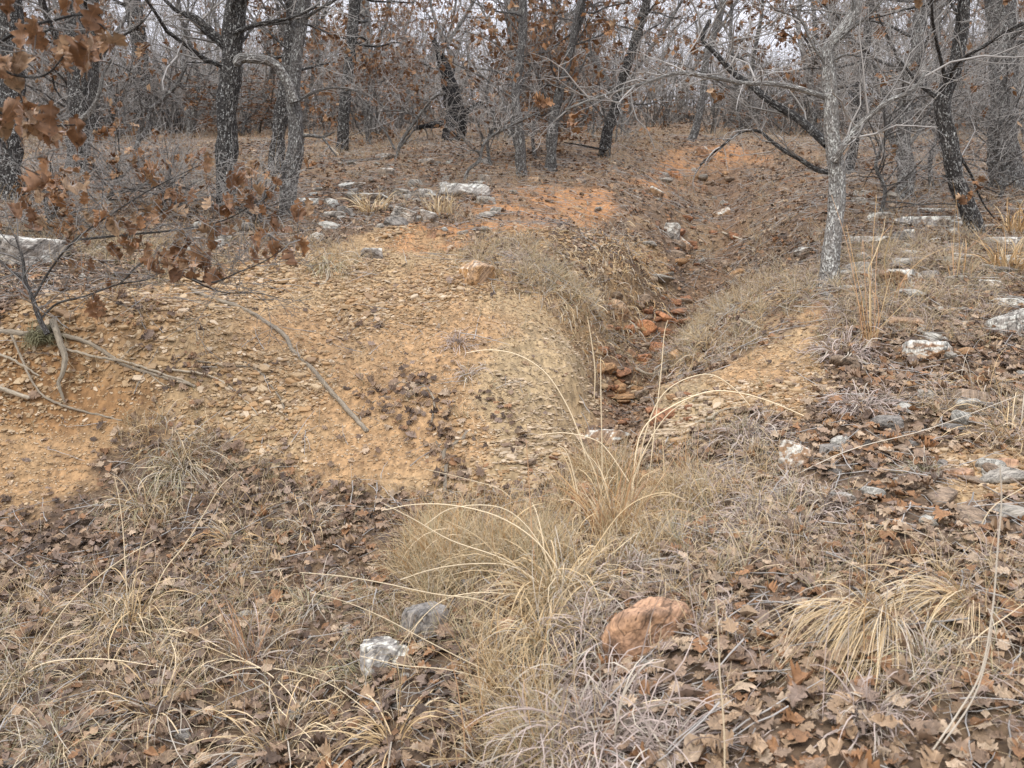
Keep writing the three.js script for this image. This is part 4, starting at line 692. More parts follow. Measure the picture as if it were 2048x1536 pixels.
// ---------------------------------------------------------------- fallen oak leaves
{
  const r = RNG(515), all = [], TONE = [C(0.28, 0.19, 0.125), C(0.36, 0.255, 0.175), C(0.2, 0.13, 0.085), C(0.42, 0.295, 0.185), C(0.35, 0.19, 0.09), C(0.31, 0.23, 0.18), C(0.52, 0.4, 0.28), C(0.12, 0.08, 0.055), C(0.3, 0.155, 0.075)];
  const NEAR = [0, 0, 1, 2, 2, 3, 5, 7, 7, 4, 6, 1], RIGHT = [1, 1, 3, 3, 5, 6, 4, 0, 4, 6], FAR = [0, 1, 3, 4, 7, 2, 8, 3, 6, 4, 7], GULLY = [4, 0, 1, 2, 1, 4, 0, 3];
  const mats = TONE.map((c) => leafMatOf(c.clone().multiplyScalar(1.2)));
  const put = (n, w0, w1, tm, dens, sizeK) => {
    for (let k = 0; k < n; k++) {
      const w = Math.sqrt(r.r(w0 * w0, w1 * w1)), t = r.r(-tm, tm), x = t * w, z = T0 - w; let b = 0, g = 0, lp = 0; if (onRock(x, z)) continue;
      if (w < 24) { b = Math.max(Z('bank', x, z), 0.6 * Z('clay', x, z)); b = Math.max(b, 0.4 * Z('hump', x, z)); g = Z('gully', x, z); lp = Z('litterpatch', x, z);  }
      const sb = w < 12 ? Z('strawband', x, z) : 0; const patch = (1 - 0.6 * sb) * ((w < 7.6 ? 0.6 : 0.4) + 0.9 * smooth(0.32, 0.6, fbm(x * 1.6, z * 1.6, 60, 3)));
      const keep = clamp((1 - b * 0.97) * patch + g * 0.9 + lp * 0.75, 0, 1) * dens; if (r() > keep) continue;
      const right = smooth(-0.02, 0.06, t) * smooth(11, 8.5, w), size = 0.047 * Math.exp(r.n() * 0.5) * sizeK * (1 + 0.12 * right * smooth(8, 7, w)) * (g > 0.3 ? 0.8 : 1);
      const tone = g > 0.4 ? r.pick(GULLY) : w > 13 ? r.pick(FAR) : r() < right ? r.pick(RIGHT) : r.pick(NEAR);
      all.push({ x, z, size, tone, g: Math.floor(r() * 12), up: (r() < 0.2 ? r.r(0.01, 0.05) : r.r(0, 0.022)), flat: w < 13 ? 0.3 : 0.4, seen: Math.abs(x / (w - T0 + 0.01)) < 0.56 && w > 6.95 ? size / (w - T0) : 0 });
    }
  };
  put(23000, 6.3, 10.2, 0.36, 1, 1); put(14000, 10.2, 13.5, 0.46, 1, 0.95); put(38000, 13.5, 21, 0.5, 0.95, 1); put(16000, 21, 36, 0.52, 0.9, 1.35); put(5000, 36, 60, 0.52, 1, 2);
  all.sort((a, b) => b.seen - a.seen);
  const matrixOf = (c) => {
    const nn = normalAt(c.x, c.z, 0.06).add(V(r.n() * c.flat, 0, r.n() * c.flat)).normalize(); if (r() < 0.35) nn.negate();
    quat.setFromUnitVectors(up, nn).multiply(new THREE.Quaternion().setFromAxisAngle(up, r() * TAU));
    return new THREE.Matrix4().compose(V(c.x, groundH(c.x, c.z) + 0.006 + c.up, c.z), quat, scl.set(c.size * r.r(0.85, 1.15), c.size, c.size));
  };
  const buckets = LEAVES.map(() => []), small = [];
  all.forEach((c, k) => {
    const m = matrixOf(c);
    if (k < 300) { const o = mesh('fallen_leaf' + (k ? '_' + String(k).padStart(3, '0') : ''), LEAVES[c.g], mats[c.tone], ground); m.decompose(o.position, o.quaternion, o.scale); }
    else buckets[c.g].push([m, c.tone]);
  });
  const rest = tag(new THREE.Group(), 'brown fallen oak leaves littering the whole slope', 'leaf litter', null, 'stuff'); rest.name = 'leaf_litter'; scene.add(rest);
  buckets.forEach((L, g) => { const im = new THREE.InstancedMesh(LEAVES[g], M.leafWhite, L.length), c = new THREE.Color(); im.name = 'leaves'; L.forEach(([m, t], q) => { im.setMatrixAt(q, m); im.setColorAt(q, c.copy(TONE[t]).multiplyScalar(1.2 * r.r(0.65, 1.2))); }); rest.add(im); });
  console.log('leaves', all.length);
  // crumbs of leaf and bark between them
  const crumbs = []; const cg = leafSmall[0];
  for (let k = 0; k < 110000; k++) { const w = Math.sqrt(r.r(6.4 ** 2, 14 ** 2)), t = r.r(-0.42, 0.42), x = t * w, z = T0 - w, b = Math.max(Z('bank', x, z), Z('clay', x, z)); if (r() > 1 - b * 0.93 || onRock(x, z)) continue; const nn = normalAt(x, z, 0.06).add(V(r.n() * 0.5, 0, r.n() * 0.5)).normalize(); quat.setFromUnitVectors(up, nn).multiply(new THREE.Quaternion().setFromAxisAngle(up, r() * TAU)); const s = 0.01 + 0.034 * r() * r(); crumbs.push(new THREE.Matrix4().compose(V(x, groundH(x, z) + r.r(0.002, 0.015), z), quat, scl.set(s * r.r(0.5, 1.6), s, s))); }
  const im = new THREE.InstancedMesh(cg, M.leafWhite, crumbs.length), c = new THREE.Color(); im.name = 'leaf_crumbs'; crumbs.forEach((m, q) => { im.setMatrixAt(q, m); im.setColorAt(q, c.copy(r.pick(TONE)).multiplyScalar(r.r(0.8, 1.5))); }); rest.add(im);
}

// ---------------------------------------------------------------- grass
const STRAW = { pale: [C(0.56, 0.42, 0.24), C(0.68, 0.56, 0.37)], straw: [C(0.5, 0.34, 0.16), C(0.62, 0.48, 0.28)], gold: [C(0.45, 0.26, 0.1), C(0.56, 0.36, 0.17)], mauve: [C(0.33, 0.26, 0.22), C(0.52, 0.43, 0.37)], grey: [C(0.36, 0.31, 0.24), C(0.54, 0.48, 0.38)], green: [C(0.24, 0.23, 0.12), C(0.42, 0.37, 0.22)], rust: [C(0.36, 0.19, 0.09), C(0.5, 0.31, 0.17)] };
// one blade that leaves p along d, sags, curls and comes to rest on the ground
function blade(mb, r, p, d, len, w, sag, curl, tones) {
  const n = len > 0.25 ? 9 : 6, kink = r() < 0.35 ? 2 + Math.floor(r() * (n - 2)) : -1, pts = [p.clone()], ws = [w * 0.8], q = p.clone(), dir = d.clone().normalize(), ax = V(r.n(), r.n() * 0.4, r.n()).normalize(), st = len / n;
  for (let k = 1; k <= n; k++) {
    dir.y -= sag * (0.35 + k / n) / n * 2.2; dir.applyAxisAngle(ax, curl * (0.3 + 1.1 * k / n) * r.r(0.6, 1.4) / n * 3).normalize();
    if (k === kink) { dir.x += r.n() * 0.7; dir.z += r.n() * 0.7; dir.y -= 0.4; dir.normalize(); } q.addScaledVector(dir, st); const h = groundH(q.x, q.z) + 0.006; if (q.y < h) { q.y = h + r() * 0.012; dir.y = Math.max(dir.y, -0.05); }
    pts.push(q.clone()); ws.push(w * (k < n * 0.55 ? 1 : lerp(1, 0.22, (k / n - 0.55) / 0.45)));
  }
  const a = tones[0].clone().multiplyScalar(r.r(0.7, 1.15)), b = tones[1].clone().multiplyScalar(r.r(0.75, 1.15));
  mb.ribbon(pts, ws, V(r.n(), r.n() * 0.5, r.n()), a, b);
}
const KIND = {                                               // n blades per tuft, length, width, opening, sag, curl
  curly: { n: 190, len: [0.08, 0.3], w: 0.0018, open: 1.0, sag: 1.6, curl: 1.7, tones: ['mauve', 'mauve', 'grey', 'mauve'] },
  fountain: { n: 130, len: [0.14, 0.5], w: 0.0017, open: 0.95, sag: 1.35, curl: 0.75, tones: ['pale', 'straw', 'straw', 'grey'] },
  upright: { n: 70, len: [0.15, 0.5], w: 0.0016, open: 0.45, sag: 0.45, curl: 0.5, tones: ['straw', 'gold', 'pale', 'rust'] },
  combed: { n: 330, len: [0.22, 0.52], w: 0.0013, open: 0.5, sag: 1.5, curl: 0.14, tones: ['straw', 'pale', 'straw', 'grey'] },
  fine: { n: 130, len: [0.07, 0.27], w: 0.0011, open: 0.9, sag: 1.5, curl: 0.8, tones: ['grey', 'green', 'grey', 'pale'] },
  mat: { n: 90, len: [0.06, 0.2], w: 0.0013, open: 0.8, sag: 1.7, curl: 0.7, tones: ['grey', 'pale', 'grey', 'straw'] },
  tall: { n: 15, len: [0.2, 0.8], w: 0.0014, open: 0.22, sag: 0.2, curl: 0.3, tones: ['gold', 'rust', 'straw'] },
};
// spread: width of the crown in pixels; lean [x, z] in metres per metre
function tuft(label, kind, u, v, spread, opt = {}) {
  const r = RNG(Math.round(u * 3 + v * 11)), K = KIND[kind], f = pix(u, v), root = V(f.x, f.y, f.z), mp = f.D / FPX, R = spread * mp / 2 * (kind === 'mat' ? 0.95 : kind === 'curly' ? 0.6 : 0.45), k = opt.size ?? 1, mb = new MB(), n = Math.round(K.n * (opt.n ?? 1));
  for (let i = 0; i < n; i++) {
    const a = r() * TAU, q = Math.sqrt(r()) * R, x = f.x + Math.cos(a) * q, z = f.z + Math.sin(a) * q, o = K.open * Math.sqrt(r()), b = a + r.n() * 0.7;
    const d = V(Math.cos(b) * o + (opt.lean?.[0] ?? 0) * r.r(0.5, 1.3), 1 - o * 0.45, Math.sin(b) * o + (opt.lean?.[1] ?? 0) * r.r(0.5, 1.3));
    blade(mb, r, V(x, groundH(x, z) - 0.01, z), d, r.r(...K.len) * k, K.w * r.r(0.7, 1.35) * (opt.wide ?? 1) * clamp(f.D / 3.2, 0.85, 2.2), K.sag * r.r(0.6, 1.3), K.curl * r.n() * 1.2, STRAW[r.pick(opt.tones ?? K.tones)]);
  }
  const g = thing('grass_tuft', root, label, 'grass', opt.group); mb.build('blades', M.grass, g, root);
  g.userData.D = f.D; return g;
}
// a single stem with a photographed course, standing free of the ground behind it
function stalk(g, list, w, tone, name = 'stalk', free = 0.06) {
  const f = pix(...list[0]), r = RNG(Math.round(list[0][0] * 5 + list[0][1])), P = list.map(([u, v], k) => { if (!k) return V(f.x, f.y - 0.01, f.z); const b = pix(u, v), D = Math.min(f.D - 0.02 * k, (b ? b.D : 99) - free); return unproject(u, v, D); });
  const pts = curve(P, list.length * 4), mb = new MB(), n = pts.length, T = STRAW[tone], mp = f.D / FPX;
  mb.tube(pts, pts.map((_, k) => w * 0.62 * mp / 2 * lerp(1, 0.55, k / (n - 1))), 4, T[1].clone().multiplyScalar(r.r(0.95, 1.3)), 0, 0, false);
  const s = mb.build(name, M.grass, g, g === scene ? null : g.position); return s;
}
const straw1 = tuft('big fountain of pale straw grass in front of the gully mouth, arching to both sides', 'fountain', 1120, 1190, 190, { n: 2.4, size: 0.92 });
const straw2 = tuft('upright orange straw grass standing in the gully mouth below the slab', 'upright', 1225, 1075, 130, { n: 2.2, size: 1.0 });
tuft('fine straw grass beside the small orange stone', 'fountain', 1090, 1275, 90, { n: 1.1, size: 0.75 });
tuft('pale arching straw grass left of the big fountain tuft', 'fountain', 960, 1130, 130, { n: 0.6, size: 0.95 });
const curl1 = tuft('largest heap of grey curly grass, bottom centre', 'curly', 1190, 1470, 260, { n: 2.6, size: 1.15, wide: 1.25 });
tuft('grey curly grass at the lower edge left of the largest heap', 'curly', 1085, 1500, 170, { n: 1.2, size: 1.0, wide: 1.2 });
tuft('curly grey grass pressed against the left side of the orange boulder', 'curly', 1195, 1250, 130, { n: 1.7, size: 0.85 });
tuft('curly grey grass between the boulder and the largest heap', 'curly', 1170, 1345, 150, { n: 1.3, size: 0.95 });
tuft('round ball of curly mauve grass on the near right bank of the gully', 'curly', 1428, 985, 110, { n: 1.8, size: 0.9 });
tuft('curly mauve grass at the lip of the right ochre patch', 'curly', 1496, 880, 100, { n: 1.4, size: 0.95 });
tuft('curly mauve grass downhill of the ball shaped tuft', 'curly', 1510, 1030, 100, { n: 1.1, size: 0.85 });
tuft('curly mauve grass left of the white capped boulder', 'curly', 1690, 705, 110, { n: 1.3, size: 1.05 });
tuft('curly dark mauve grass below the right ochre patch', 'curly', 1725, 815, 100, { n: 1.3, size: 0.95 });
tuft('curly mauve grass beside the standing stone', 'curly', 1630, 1010, 110, { n: 1.2, size: 0.85 });
tuft('grey curly tuft right of the orange boulder', 'curly', 1440, 1255, 110, { n: 1.5, size: 0.7 });
tuft('mauve curly grass above the orange boulder', 'curly', 1310, 1075, 110, { n: 1.5, size: 0.85 });
tuft('curly grass at the top left of the orange boulder', 'curly', 1250, 1150, 90, { n: 1.0, size: 0.8 });
tuft('grey curly tuft near the bottom edge right of centre', 'curly', 1740, 1440, 90, { n: 0.8, size: 0.7 });
tuft('curly grey grass on the bottom edge under the orange boulder', 'curly', 1330, 1500, 150, { n: 0.9, size: 1.0 });
tuft('blond tuft combed down to the left, right foreground', 'combed', 1760, 1250, 110, { n: 1.5, lean: [-0.85, 0.75], size: 1.0 });
tuft('second blond combed tuft uphill of the first, beside a curled rust leaf', 'combed', 1935, 1225, 80, { n: 1.0, lean: [-0.9, 0.35], size: 0.85 });
tuft('short green based blond grass on the right of the combed tuft', 'fine', 1850, 1330, 120, { n: 1.2, size: 1.1 });
tuft('grey green grass with arching straws at the left edge', 'fine', 40, 1365, 120, { n: 1.5, size: 1.2 });
tuft('pale tuft with two tall straws on the left, growing from leaf litter', 'fountain', 262, 1235, 90, { n: 0.65, size: 0.95 });
tuft('long grey green hair of grass hanging below the shale bank', 'fine', 360, 935, 90, { n: 1.6, size: 1.5, lean: [0.05, 0.6] });
tuft('brownish grass spilling over the leaf filled hollow on the bank', 'mat', 330, 885, 110, { n: 0.8, size: 0.9, lean: [0.15, 0.5], tones: ['gold', 'grey', 'straw'] });
tuft('straw coloured fine grass beneath the hanging grey green hair', 'fine', 285, 1010, 100, { n: 1.0, size: 1.2, tones: ['straw', 'grey', 'green'] });
tuft('wispy grey grass in leaves left of the combed down stalks', 'fine', 205, 1260, 130, { n: 1.2, size: 1.1 });
tuft('grass with a ring of pale arching blades, lower left', 'fountain', 310, 1420, 150, { n: 0.8, size: 0.95, tones: ['pale', 'grey', 'straw'] });
tuft('thin mauve stemmed grass left of the white capped stone', 'upright', 500, 1330, 110, { n: 0.8, size: 0.75, tones: ['mauve', 'rust', 'grey'] });
tuft('grey green fine grass above the thin mauve stems', 'fine', 620, 1210, 110, { n: 1.3, size: 1.1 });
tuft('fine grass on the slope right of the two tall straws', 'fine', 470, 1085, 120, { n: 1.1, size: 1.1, tones: ['straw', 'grey', 'gold'] });
tuft('straw grass below the shale bank, left of centre', 'fine', 620, 1060, 110, { n: 1.0, size: 1.1, tones: ['straw', 'grey'] });
tuft('pale wispy grass at the bottom left corner', 'fine', 120, 1490, 180, { n: 1.4, size: 1.3 });
tuft('bent straw grass on the bottom edge left of centre', 'fountain', 560, 1500, 170, { n: 0.75, size: 0.9, tones: ['straw', 'grey', 'pale'] });
tuft('straw grass in leaves on the bottom edge below the white capped stone', 'fountain', 790, 1480, 150, { n: 0.7, size: 0.8 });
tuft('fine grass round the white capped foreground stone', 'fine', 730, 1340, 110, { n: 1.0, size: 0.9, tones: ['grey', 'green'] });
tuft('small mauve tuft in the middle of the bare shale bank', 'fine', 915, 690, 50, { n: 0.5, size: 0.9, tones: ['mauve'] });
tuft('dark wisp of dry grass below the small mauve tuft', 'fine', 935, 748, 40, { n: 0.35, size: 0.8, tones: ['mauve', 'grey'] });
tuft('pale fountain of fine grass above the gully rubble', 'mat', 1225, 585, 110, { n: 1.5, size: 1.1, lean: [0.1, 0.5], tones: ['pale', 'grey', 'straw'] });
tuft('grey mat of grass combed downhill right of the tan block', 'mat', 1085, 575, 130, { n: 1.2, lean: [0.2, 0.7] });
tuft('grey grass mat at the brow of the bank above the gully rubble', 'mat', 1160, 615, 120, { n: 1.2, lean: [0.2, 0.7] });
tuft('mat of grey grass just uphill of the combed one', 'mat', 1130, 530, 130, { n: 1.0, lean: [0.25, 0.6] });
tuft('thin straw coloured grass below the orange clay patch', 'mat', 1080, 478, 140, { n: 1.0, lean: [0.2, 0.6], tones: ['straw', 'pale', 'gold'] });
tuft('brown grass fringe at the left lip of the middle gully', 'mat', 1285, 560, 100, { n: 1.0, lean: [0.35, 0.5], tones: ['straw', 'grey', 'gold'] });
tuft('straw grass on the hump left of the upright lichen rock', 'mat', 1255, 500, 130, { n: 1.0, lean: [0.3, 0.5], tones: ['straw', 'gold', 'pale'] });
tuft('grey mat hanging over the right side of the gully rubble', 'mat', 1440, 640, 130, { n: 1.4, lean: [-0.5, 0.5], tones: ['grey', 'mauve', 'pale'] });
tuft('grey grass on the undercut right bank above the dark hollow', 'mat', 1400, 715, 110, { n: 1.2, lean: [-0.5, 0.5], tones: ['grey', 'mauve', 'straw'] });
tuft('grey grass at the end of the pale stick on the right bank', 'mat', 1480, 690, 90, { n: 0.9, lean: [-0.4, 0.5], tones: ['grey', 'mauve'] });
tuft('rust tinted grass uphill of the right hand grey mat', 'mat', 1490, 610, 100, { n: 0.8, lean: [-0.3, 0.4], tones: ['rust', 'mauve', 'grey'] });
tuft('grey tuft by the bent white twig above the bank', 'fine', 660, 535, 110, { n: 1.3, size: 1.25, lean: [0.3, 0.4] });
const blue1 = tuft('tall orange stalks of grass left of the white capped boulder', 'tall', 1738, 690, 60, { n: 1.1, size: 1.0 });
tuft('thin tall straw stalks in front of the lichen mottled boulder', 'tall', 1790, 600, 70, { n: 0.6, size: 0.8 });
tuft('tall straw stalks on the upper right slope below the leaning trunk', 'tall', 1920, 560, 100, { n: 0.8, size: 0.9 });
tuft('straw grass below the small grey lichen block', 'mat', 1945, 600, 80, { n: 0.9, size: 0.9, tones: ['straw', 'grey', 'rust'] });
tuft('straw grass at the right edge above the flat lichen slab', 'upright', 2015, 545, 110, { n: 1.6, size: 0.75, tones: ['straw', 'gold'] });
tuft('golden straw grass behind the lichen rock at the leaning trunk', 'upright', 2030, 470, 110, { n: 1.2, size: 0.8, tones: ['gold', 'straw'] });
tuft('dry grass on the right slope above the dark leaf drift', 'fine', 1960, 775, 130, { n: 1.0, size: 1.2, tones: ['straw', 'grey'] });
tuft('straw grass at the right edge below the white capped boulder', 'fountain', 2030, 880, 120, { n: 0.7, size: 0.9 });
tuft('dark grey tuft with a green heart on the right slope', 'fine', 1852, 945, 80, { n: 1.0, size: 0.9, tones: ['mauve', 'green', 'grey'] });
tuft('thin straw grass among pale slabs of the outcrop', 'upright', 745, 425, 110, { n: 1.2, size: 0.7, tones: ['pale', 'straw'] });
tuft('straw grass between the overhanging slab and the broad boulder', 'upright', 880, 425, 120, { n: 1.2, size: 0.6, tones: ['straw', 'pale'] });
tuft('pale stalks against the left side of the forked tree', 'tall', 563, 395, 40, { n: 0.6, size: 0.9, tones: ['gold', 'straw'] });
tuft('green brown grass behind the large left edge slab', 'mat', 28, 560, 150, { n: 0.9, size: 0.8, tones: ['green', 'grey', 'straw'] });
tuft('grey wisps at the base of the clay patch near the gully', 'mat', 1200, 430, 110, { n: 0.7, tones: ['grey', 'straw'] });

const S = (g, ...a) => stalk(g, ...a);
S(straw2, [[1180, 960], [1162, 880], [1128, 800], [1086, 741], [1030, 708], [975, 700], [932, 706]], 5, 'pale');
S(straw2, [[1290, 1010], [1210, 895], [1190, 880], [1130, 866], [1076, 870]], 5, 'pale');
S(straw2, [[1268, 1000], [1290, 870], [1318, 800], [1345, 772], [1390, 752], [1425, 750], [1472, 780], [1500, 812]], 5, 'pale');
S(straw2, [[1262, 1010], [1285, 860], [1340, 815], [1420, 783], [1480, 786], [1545, 805], [1608, 832]], 5, 'pale');
S(straw2, [[1250, 1010], [1290, 900], [1335, 830], [1374, 800]], 5, 'pale');
S(straw2, [[1300, 940], [1310, 850], [1322, 745], [1330, 660], [1336, 640]], 4, 'pale');
S(straw2, [[1205, 1000], [1204, 900], [1202, 800], [1201, 715]], 5, 'pale');
S(straw2, [[1188, 800], [1190, 742], [1184, 690], [1176, 640]], 5, 'pale');
S(straw2, [[1165, 1060], [1150, 960], [1130, 900], [1115, 890]], 5, 'pale'); S(straw2, [[1165, 1070], [1140, 940], [1118, 895]], 5, 'straw');
S(straw2, [[1325, 1010], [1328, 940], [1325, 880]], 4, 'straw'); S(straw2, [[1368, 985], [1372, 920], [1370, 870]], 3, 'rust');
S(straw1, [[1150, 1190], [1080, 1090], [1000, 1035], [900, 1010], [820, 1010], [770, 1020]], 5, 'pale');
S(straw1, [[1130, 1190], [1060, 1060], [1000, 1015], [900, 1018], [850, 1050]], 5, 'pale');
S(straw1, [[1120, 1190], [1010, 1120], [900, 1080], [830, 1040], [768, 1008]], 5, 'pale');
S(straw1, [[1110, 1195], [1030, 1135], [940, 1128], [860, 1140], [800, 1160]], 5, 'pale');
S(straw1, [[1100, 1200], [980, 1185], [900, 1195], [860, 1220], [800, 1290]], 4, 'pale');
S(straw1, [[1060, 1230], [1000, 1120], [950, 1070], [890, 1040]], 4, 'straw');
S(straw1, [[1050, 1230], [960, 1200], [870, 1188], [760, 1165], [680, 1152], [600, 1145]], 5, 'pale');
S(straw1, [[1010, 1350], [960, 1335], [860, 1285], [760, 1232], [680, 1200], [620, 1185]], 4, 'pale');
S(straw1, [[1000, 1360], [900, 1340], [800, 1330], [720, 1312]], 4, 'pale');
S(straw1, [[1140, 1180], [1200, 1080], [1260, 1010], [1330, 985], [1370, 1000]], 4, 'straw');
const left1 = tuft('sprawling grass with long bent straws crossing the lower left leaf litter', 'fountain', 250, 1270, 100, { n: 0.5, size: 0.8 });
S(left1, [[40, 1350], [90, 1275], [140, 1205], [195, 1155], [250, 1115], [312, 1080]], 5, 'pale');
S(left1, [[290, 1220], [330, 1140], [370, 1090], [410, 1025], [440, 975], [470, 946]], 5, 'pale');
S(left1, [[258, 1235], [252, 1160], [246, 1060], [236, 985], [228, 950]], 4, 'pale'); S(left1, [[262, 1235], [272, 1150], [285, 1080], [310, 1010]], 4, 'straw');
S(left1, [[30, 1360], [80, 1330], [150, 1318], [230, 1320], [318, 1334]], 6, 'pale');
S(left1, [[285, 1262], [340, 1258], [400, 1275], [460, 1305], [530, 1342], [578, 1385], [598, 1420]], 5, 'pale');
S(left1, [[280, 1255], [350, 1270], [430, 1300], [500, 1330]], 4, 'straw');
S(left1, [[435, 1358], [475, 1340], [530, 1336], [600, 1347], [660, 1368], [740, 1425]], 5, 'pale');
S(left1, [[350, 1280], [400, 1255], [450, 1225]], 4, 'pale'); S(left1, [[330, 1360], [345, 1320], [355, 1275]], 4, 'pale');
S(left1, [[520, 1360], [560, 1420], [620, 1475], [660, 1530]], 4, 'pale'); S(left1, [[20, 1390], [35, 1450], [45, 1500]], 4, 'grey'); S(left1, [[90, 1400], [110, 1460], [150, 1520]], 4, 'grey');
S(curl1, [[1290, 1480], [1240, 1440], [1238, 1390], [1262, 1340], [1330, 1320]], 6, 'mauve'); S(curl1, [[1280, 1500], [1330, 1420], [1350, 1350], [1300, 1330]], 6, 'mauve'); S(curl1, [[1210, 1480], [1250, 1430], [1330, 1405]], 5, 'mauve'); S(curl1, [[1230, 1420], [1320, 1400], [1370, 1420]], 5, 'pale'); S(curl1, [[1290, 1450], [1360, 1500], [1400, 1560]], 5, 'mauve'); S(curl1, [[1160, 1320], [1165, 1240], [1178, 1180], [1200, 1165]], 5, 'mauve');
for (let k = 0; k < 5; k++) S(blue1, [[1738 + k * 5 - 8, 690], [1734 + k * 9 - 20, 590 + k * 7], [1728 + k * 17 - 36, 480 + (k % 2) * 50], [1718 + k * 30 - 55, 390 + (k % 3) * 60]], 2.6, k % 2 ? 'gold' : 'rust', 'stalk', 0.02);

// lone stems standing in the foreground
[['pale bare stem standing upright right of the orange boulder, reaching the bottom edge', [[1450, 1560], [1448, 1460], [1440, 1350], [1436, 1270], [1432, 1200]], 6, 'pale'],
['long pale stem curving down through the right edge grass', [[1850, 1515], [1920, 1420], [1960, 1350], [1985, 1220], [1995, 1100], [2003, 1000], [2000, 930]], 8, 'grey'],
['second pale stem close beside the long curving one', [[1870, 1500], [1945, 1400], [1975, 1310], [1985, 1250]], 7, 'grey'],
['straight pale straw slanting up to the right edge', [[1895, 1335], [1960, 1270], [2010, 1235], [2052, 1205]], 6, 'pale'],
['thin dark weed stem in front of the combed blond tuft', [[1645, 1440], [1648, 1370], [1652, 1290], [1662, 1200]], 3, 'mauve'],
['second thin dark weed stem in front of the combed blond tuft', [[1692, 1400], [1696, 1310], [1698, 1220], [1700, 1130]], 3, 'mauve'],
['orange brown stem standing behind the combed blond tuft', [[1730, 1330], [1728, 1240], [1734, 1160], [1730, 1040]], 4, 'gold'],
['thin weed stem leaning left of the grey curly tuft', [[1410, 1310], [1390, 1240], [1378, 1170], [1375, 1100]], 3, 'mauve'],
['straight straw fallen across the leaves on the right, sloping up to the left', [[1500, 1150], [1470, 1080], [1440, 1030], [1420, 1010]], 4, 'pale'],
['long faint straw lying across the right slope', [[1560, 960], [1700, 900], [1850, 860], [2040, 790]], 4, 'grey'],
['bent pale straw at the right edge', [[1955, 1060], [1985, 1015], [2052, 972]], 5, 'pale'],
['short white curved sliver of wood lying above the right edge leaves', [[1960, 730], [1972, 735], [1982, 748]], 6, 'pale'],
['dark weed stem rising in front of the big straw fountain', [[1075, 1180], [1066, 1090], [1060, 1000], [1056, 930], [1052, 880]], 4, 'rust'],
['dark weed stem beside the bottom edge right of the white capped stone', [[935, 1530], [925, 1440], [912, 1360], [900, 1310]], 5, 'rust'],
['pale straw lying left to right above the shale bank foot', [[1060, 1050], [1010, 985], [940, 960], [850, 938]], 3, 'pale'],
].forEach(([label, path, w, tone]) => { const f = pix(...path[0]), g = thing('dry_weed', V(f.x, f.y, f.z), label, 'weed'); stalk(g, path, w, tone, 'stem'); });

